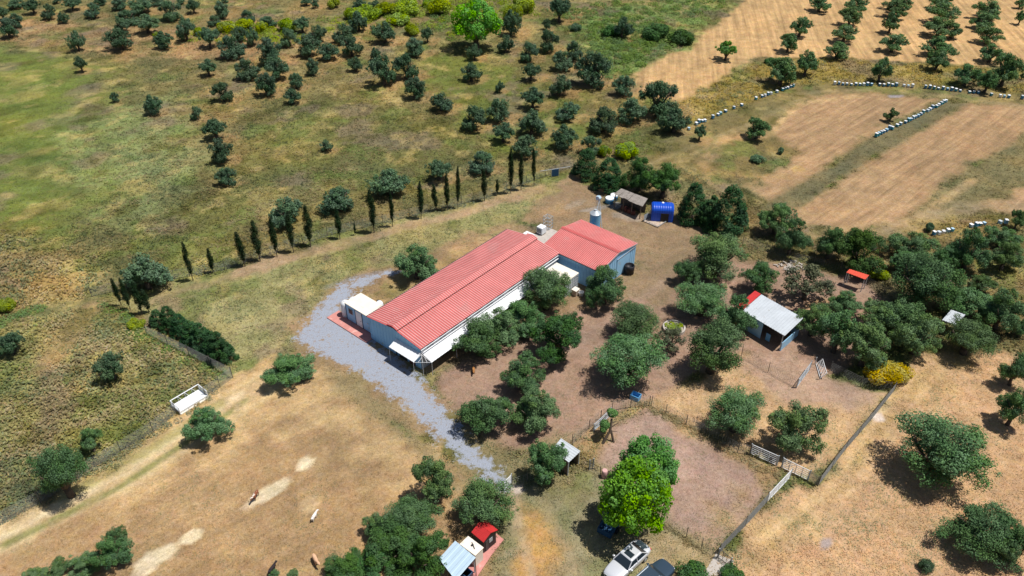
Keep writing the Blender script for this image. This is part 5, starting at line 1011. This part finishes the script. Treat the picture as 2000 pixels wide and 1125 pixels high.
# ------------------------------------------------------------------ vehicles
def car(name, lb, loc, rz, paint, suv=False):
    q = thing(name, loc, rz, lb, 'car'); L, Wc = (4.75, 1.8) if not suv else (4.7, 1.85)
    def sect(x, hw, zb, zt, belt, tuck):   # half outline of a body section
        return [(x, -hw*.86, zb), (x, -hw, zb+.18), (x, -hw*1.0, belt-.1), (x, -hw*.95, belt), (x, -hw*tuck, zt), (x, 0, zt+.03), (x, hw*tuck, zt), (x, hw*.95, belt), (x, hw*1.0, belt-.1), (x, hw, zb+.18), (x, hw*.86, zb)]
    h = .28 if suv else 0
    S = [(-L/2, .62, .3, .60+h, .52+h, .8), (-L/2+.12, .76, .24, .72+h, .62+h, .82), (-L/2+.5, .86, .2, .80+h, .70+h, .86), (-L/2+1.2, .9, .2, .90+h, .80+h, .88), (-.6, .9, .2, .96+h, .88+h, .88), (.6, .9, .2, .97+h, .9+h, .88), (1.5, .9, .2, .99+h, .9+h, .86), (L/2-.45, .87, .22, .98+h, .88+h, .84), (L/2-.1, .78, .26, .93+h, .8+h, .8), (L/2, .66, .34, .8+h, .7+h, .8)]
    V = []; F = []; n_ = 11
    for s_ in S: V += sect(*s_)
    for i in range(len(S)-1):
        for j in range(n_): k = (j+1) % n_; F.append((i*n_+j, i*n_+k, (i+1)*n_+k, (i+1)*n_+j))
    F.append(tuple(range(n_))); F.append(tuple(range(len(S)*n_-1, (len(S)-1)*n_-1, -1)))
    b_ = MB().add(V, F).build('body', paint, q, smooth=True); b_.modifiers.new('s', 'SUBSURF').levels = 2; b_.modifiers['s'].render_levels = 2
    # cabin (front is -x)
    xf0, xf1, xr1, xr0 = (-.95, -.25, 1.05, 1.75) if not suv else (-.95, -.35, 1.75, 2.2)
    zb, zt = .93+h, 1.42+h*1.15; wb, wt = .82, .60 if not suv else .68
    MB().hexa([(xf0, -wb, zb), (xr0, -wb, zb), (xr0, wb, zb), (xf0, wb, zb)], [(xf1, -wt, zt), (xr1, -wt, zt), (xr1, wt, zt), (xf1, wt, zt)]).build('cabin', M['glass'], q, bevel=.06)
    # roof skin and pillars
    rf = MB().hexa([(xf1-.06, -wt-.05, zt-.03), (xr1+.06, -wt-.05, zt-.03), (xr1+.06, wt+.05, zt-.03), (xf1-.06, wt+.05, zt-.03)], [(xf1+.05, -wt+.06, zt+.035), (xr1-.05, -wt+.06, zt+.035), (xr1-.05, wt-.06, zt+.035), (xf1+.05, wt-.06, zt+.035)]).build('roof', paint, q, bevel=.03, smooth=False)
    mb = MB()
    for s_ in (-1, 1):
        for xa, xb in ((xf0+.02, xf1), (xr0-.02, xr1), ((.35, .35) if not suv else (.6, .6))): mb.tube((xa, s_*(wb+.005), zb), (xb, s_*(wt+.02), zt), .045, n=6)
        mb.tube((xf1, s_*(wt+.02), zt), (xr1, s_*(wt+.02), zt), .05, n=6)
    mb.build('pillars', paint, q)
    if not suv: MB().box(-.12, .42, -.4, .4, zt+.038, zt+.05).build('sunroof', M['glass'], rf)
    else:
        mb = MB()
        for k in range(5): mb.box(xf1+.5, xr1-.1, -.5+k*.23, -.44+k*.23, zt+.037, zt+.06)
        mb.build('roof_ribs', paint, rf)
        for s_ in (-1, 1): MB().tube((xf1+.2, s_*.6, zt+.1), (xr1, s_*.6, zt+.1), .03).build('roof_rail', M['galv'], rf)
    for x in (-L/2+.9, L/2-.95):
        for s_ in (-1, 1):
            w_ = MB().tube((x, s_*.68, .32), (x, s_*.905, .32), .33, n=22).build('wheel', M['blackp'], q); MB().tube((x, s_*.906, .32), (x, s_*.925, .32), .2, n=16).build('rim', M['galv'], w_)
    for s_ in (-1, 1):
        MB().box(-L/2-.02+.06, -L/2+.25, s_*.5-.18, s_*.5+.18, .5+h, .64+h).build('headlight', M['galv'], q, bevel=.04)
        MB().box(L/2-.16, L/2+.0, s_*.58-.16, s_*.58+.16, .68+h, .82+h).build('tail_light', M['redd'], q, bevel=.03)
        MB().box(xf0+.2, xf0+.38, s_*1.0-.1, s_*1.0+.1, zb-.02, zb+.12).build('mirror', paint, q, bevel=.04)
    MB().box(-L/2-.02, -L/2+.05, -.45, .45, .34+h, .5+h).build('grille', M['darkmetal'], q, bevel=.02)
    return q
def paint(name, c, me_=.35, r_=.28):
    m = mat(name, c, r_, .03, 1., metal=me_); m.node_tree.nodes['Principled BSDF'].inputs['Coat Weight'].default_value = .6; return m
a_, b2 = G(1196, 1125, .5), G(1252, 1074, .5); d = b2-a_; c0 = (G(1190, 1131)+G(1257, 1077))/2
car('parked_car', 'Silver-white saloon car with a dark sunroof parked below the lime green tree', (c0[0], c0[1], 0), math.atan2(d[1], d[0]), paint('silver_paint', (.74, .76, .80)))
c1 = G(1270, 1143); car('parked_car', 'Dark blue-grey off-road car with ribbed roof, cut by the bottom edge', (c1[0], c1[1], 0), math.atan2(-d[1]*.95, -d[0]), paint('dark_blue_paint_car', (.045, .075, .11)), True)
# ------------------------------------------------------------------ calves (one continuous skinned body each)
def calf(lb, px, py, ang, c_, s_=1., turn=0., patch=None):
    s_ *= .8
    m = mat('calf_hide', c_, .85, .2, 9, spots=(patch, .56, 3.2) if patch else None); q = thing('calf', G(px, py), ang, lb, 'calf')
    V = [(0, 0, .78), (.38, 0, .80), (.66, 0, .92), (.84, turn*.08, 1.02), (1.02, turn*.16, .96), (1.2, turn*.26, .84), (-.36, 0, .80), (-.52, 0, .78), (-.60, 0, .5)]
    E = [(0, 1), (1, 2), (2, 3), (3, 4), (4, 5), (0, 6), (6, 7), (7, 8)]; Rr = [.235, .22, .15, .115, .115, .07, .225, .12, .025]
    for x, b_, k in ((.42, 1, 1), (.42, 1, -1), (-.38, 6, 1), (-.38, 6, -1)):
        i = len(V); off = .06 if x > 0 else -.08
        V += [(x, k*.13, .58), (x+(.0 if x > 0 else -.07), k*.14, .34), (x+.01, k*.14, .05)]; E += [(b_, i), (i, i+1), (i+1, i+2)]; Rr += [.10, .052, .04]
    for k in (1, -1): i = len(V); V += [(.97, turn*.14+k*.15, 1.08)]; E += [(4, i)]; Rr += [.035]
    me = bpy.data.meshes.new('body'); me.from_pydata([(x*s_, y*s_, z*s_) for x, y, z in V], E, []); me.update(); me.materials.append(m)
    o = bpy.data.objects.new('body', me); col.objects.link(o); o.parent = q; sk = o.modifiers.new('skin', 'SKIN'); sk.use_smooth_shade = True
    for i, r in enumerate(Rr): me.skin_vertices[0].data[i].radius = (r*s_, r*s_)
    me.skin_vertices[0].data[0].use_root = True; ss = o.modifiers.new('sub', 'SUBSURF'); ss.levels = 2; ss.render_levels = 2
    for k in (1, -1): MB().lathe((.97*s_, (turn*.14+k*.09)*s_, 1.06*s_), [(.025*s_, 0), (.012*s_, .07*s_), (.003, .1*s_)], 8).build('horn', M['wood'], q)
    return q
calf('Brown calf with white patches grazing beside the pale litter streak', 501, 972, R_(-102), (.24, .085, .04), .95, 0, (.75, .68, .6))
calf('White calf standing in the middle of the hay field', 614, 1015, R_(70), (.8, .76, .72), .8, -.6)
calf('Tan calf grazing at the bottom of the hay field', 617, 1098, R_(-58), (.68, .42, .26), 1.0, .5)
calf('Dark brown calf near the bottom picture edge', 532, 1118, R_(65), (.03, .022, .025), .85)
calf('Orange-brown calf at the shadow edge of the shed olives', 925, 727, R_(-85), (.42, .19, .06), .8, 0, (.12, .04, .02))
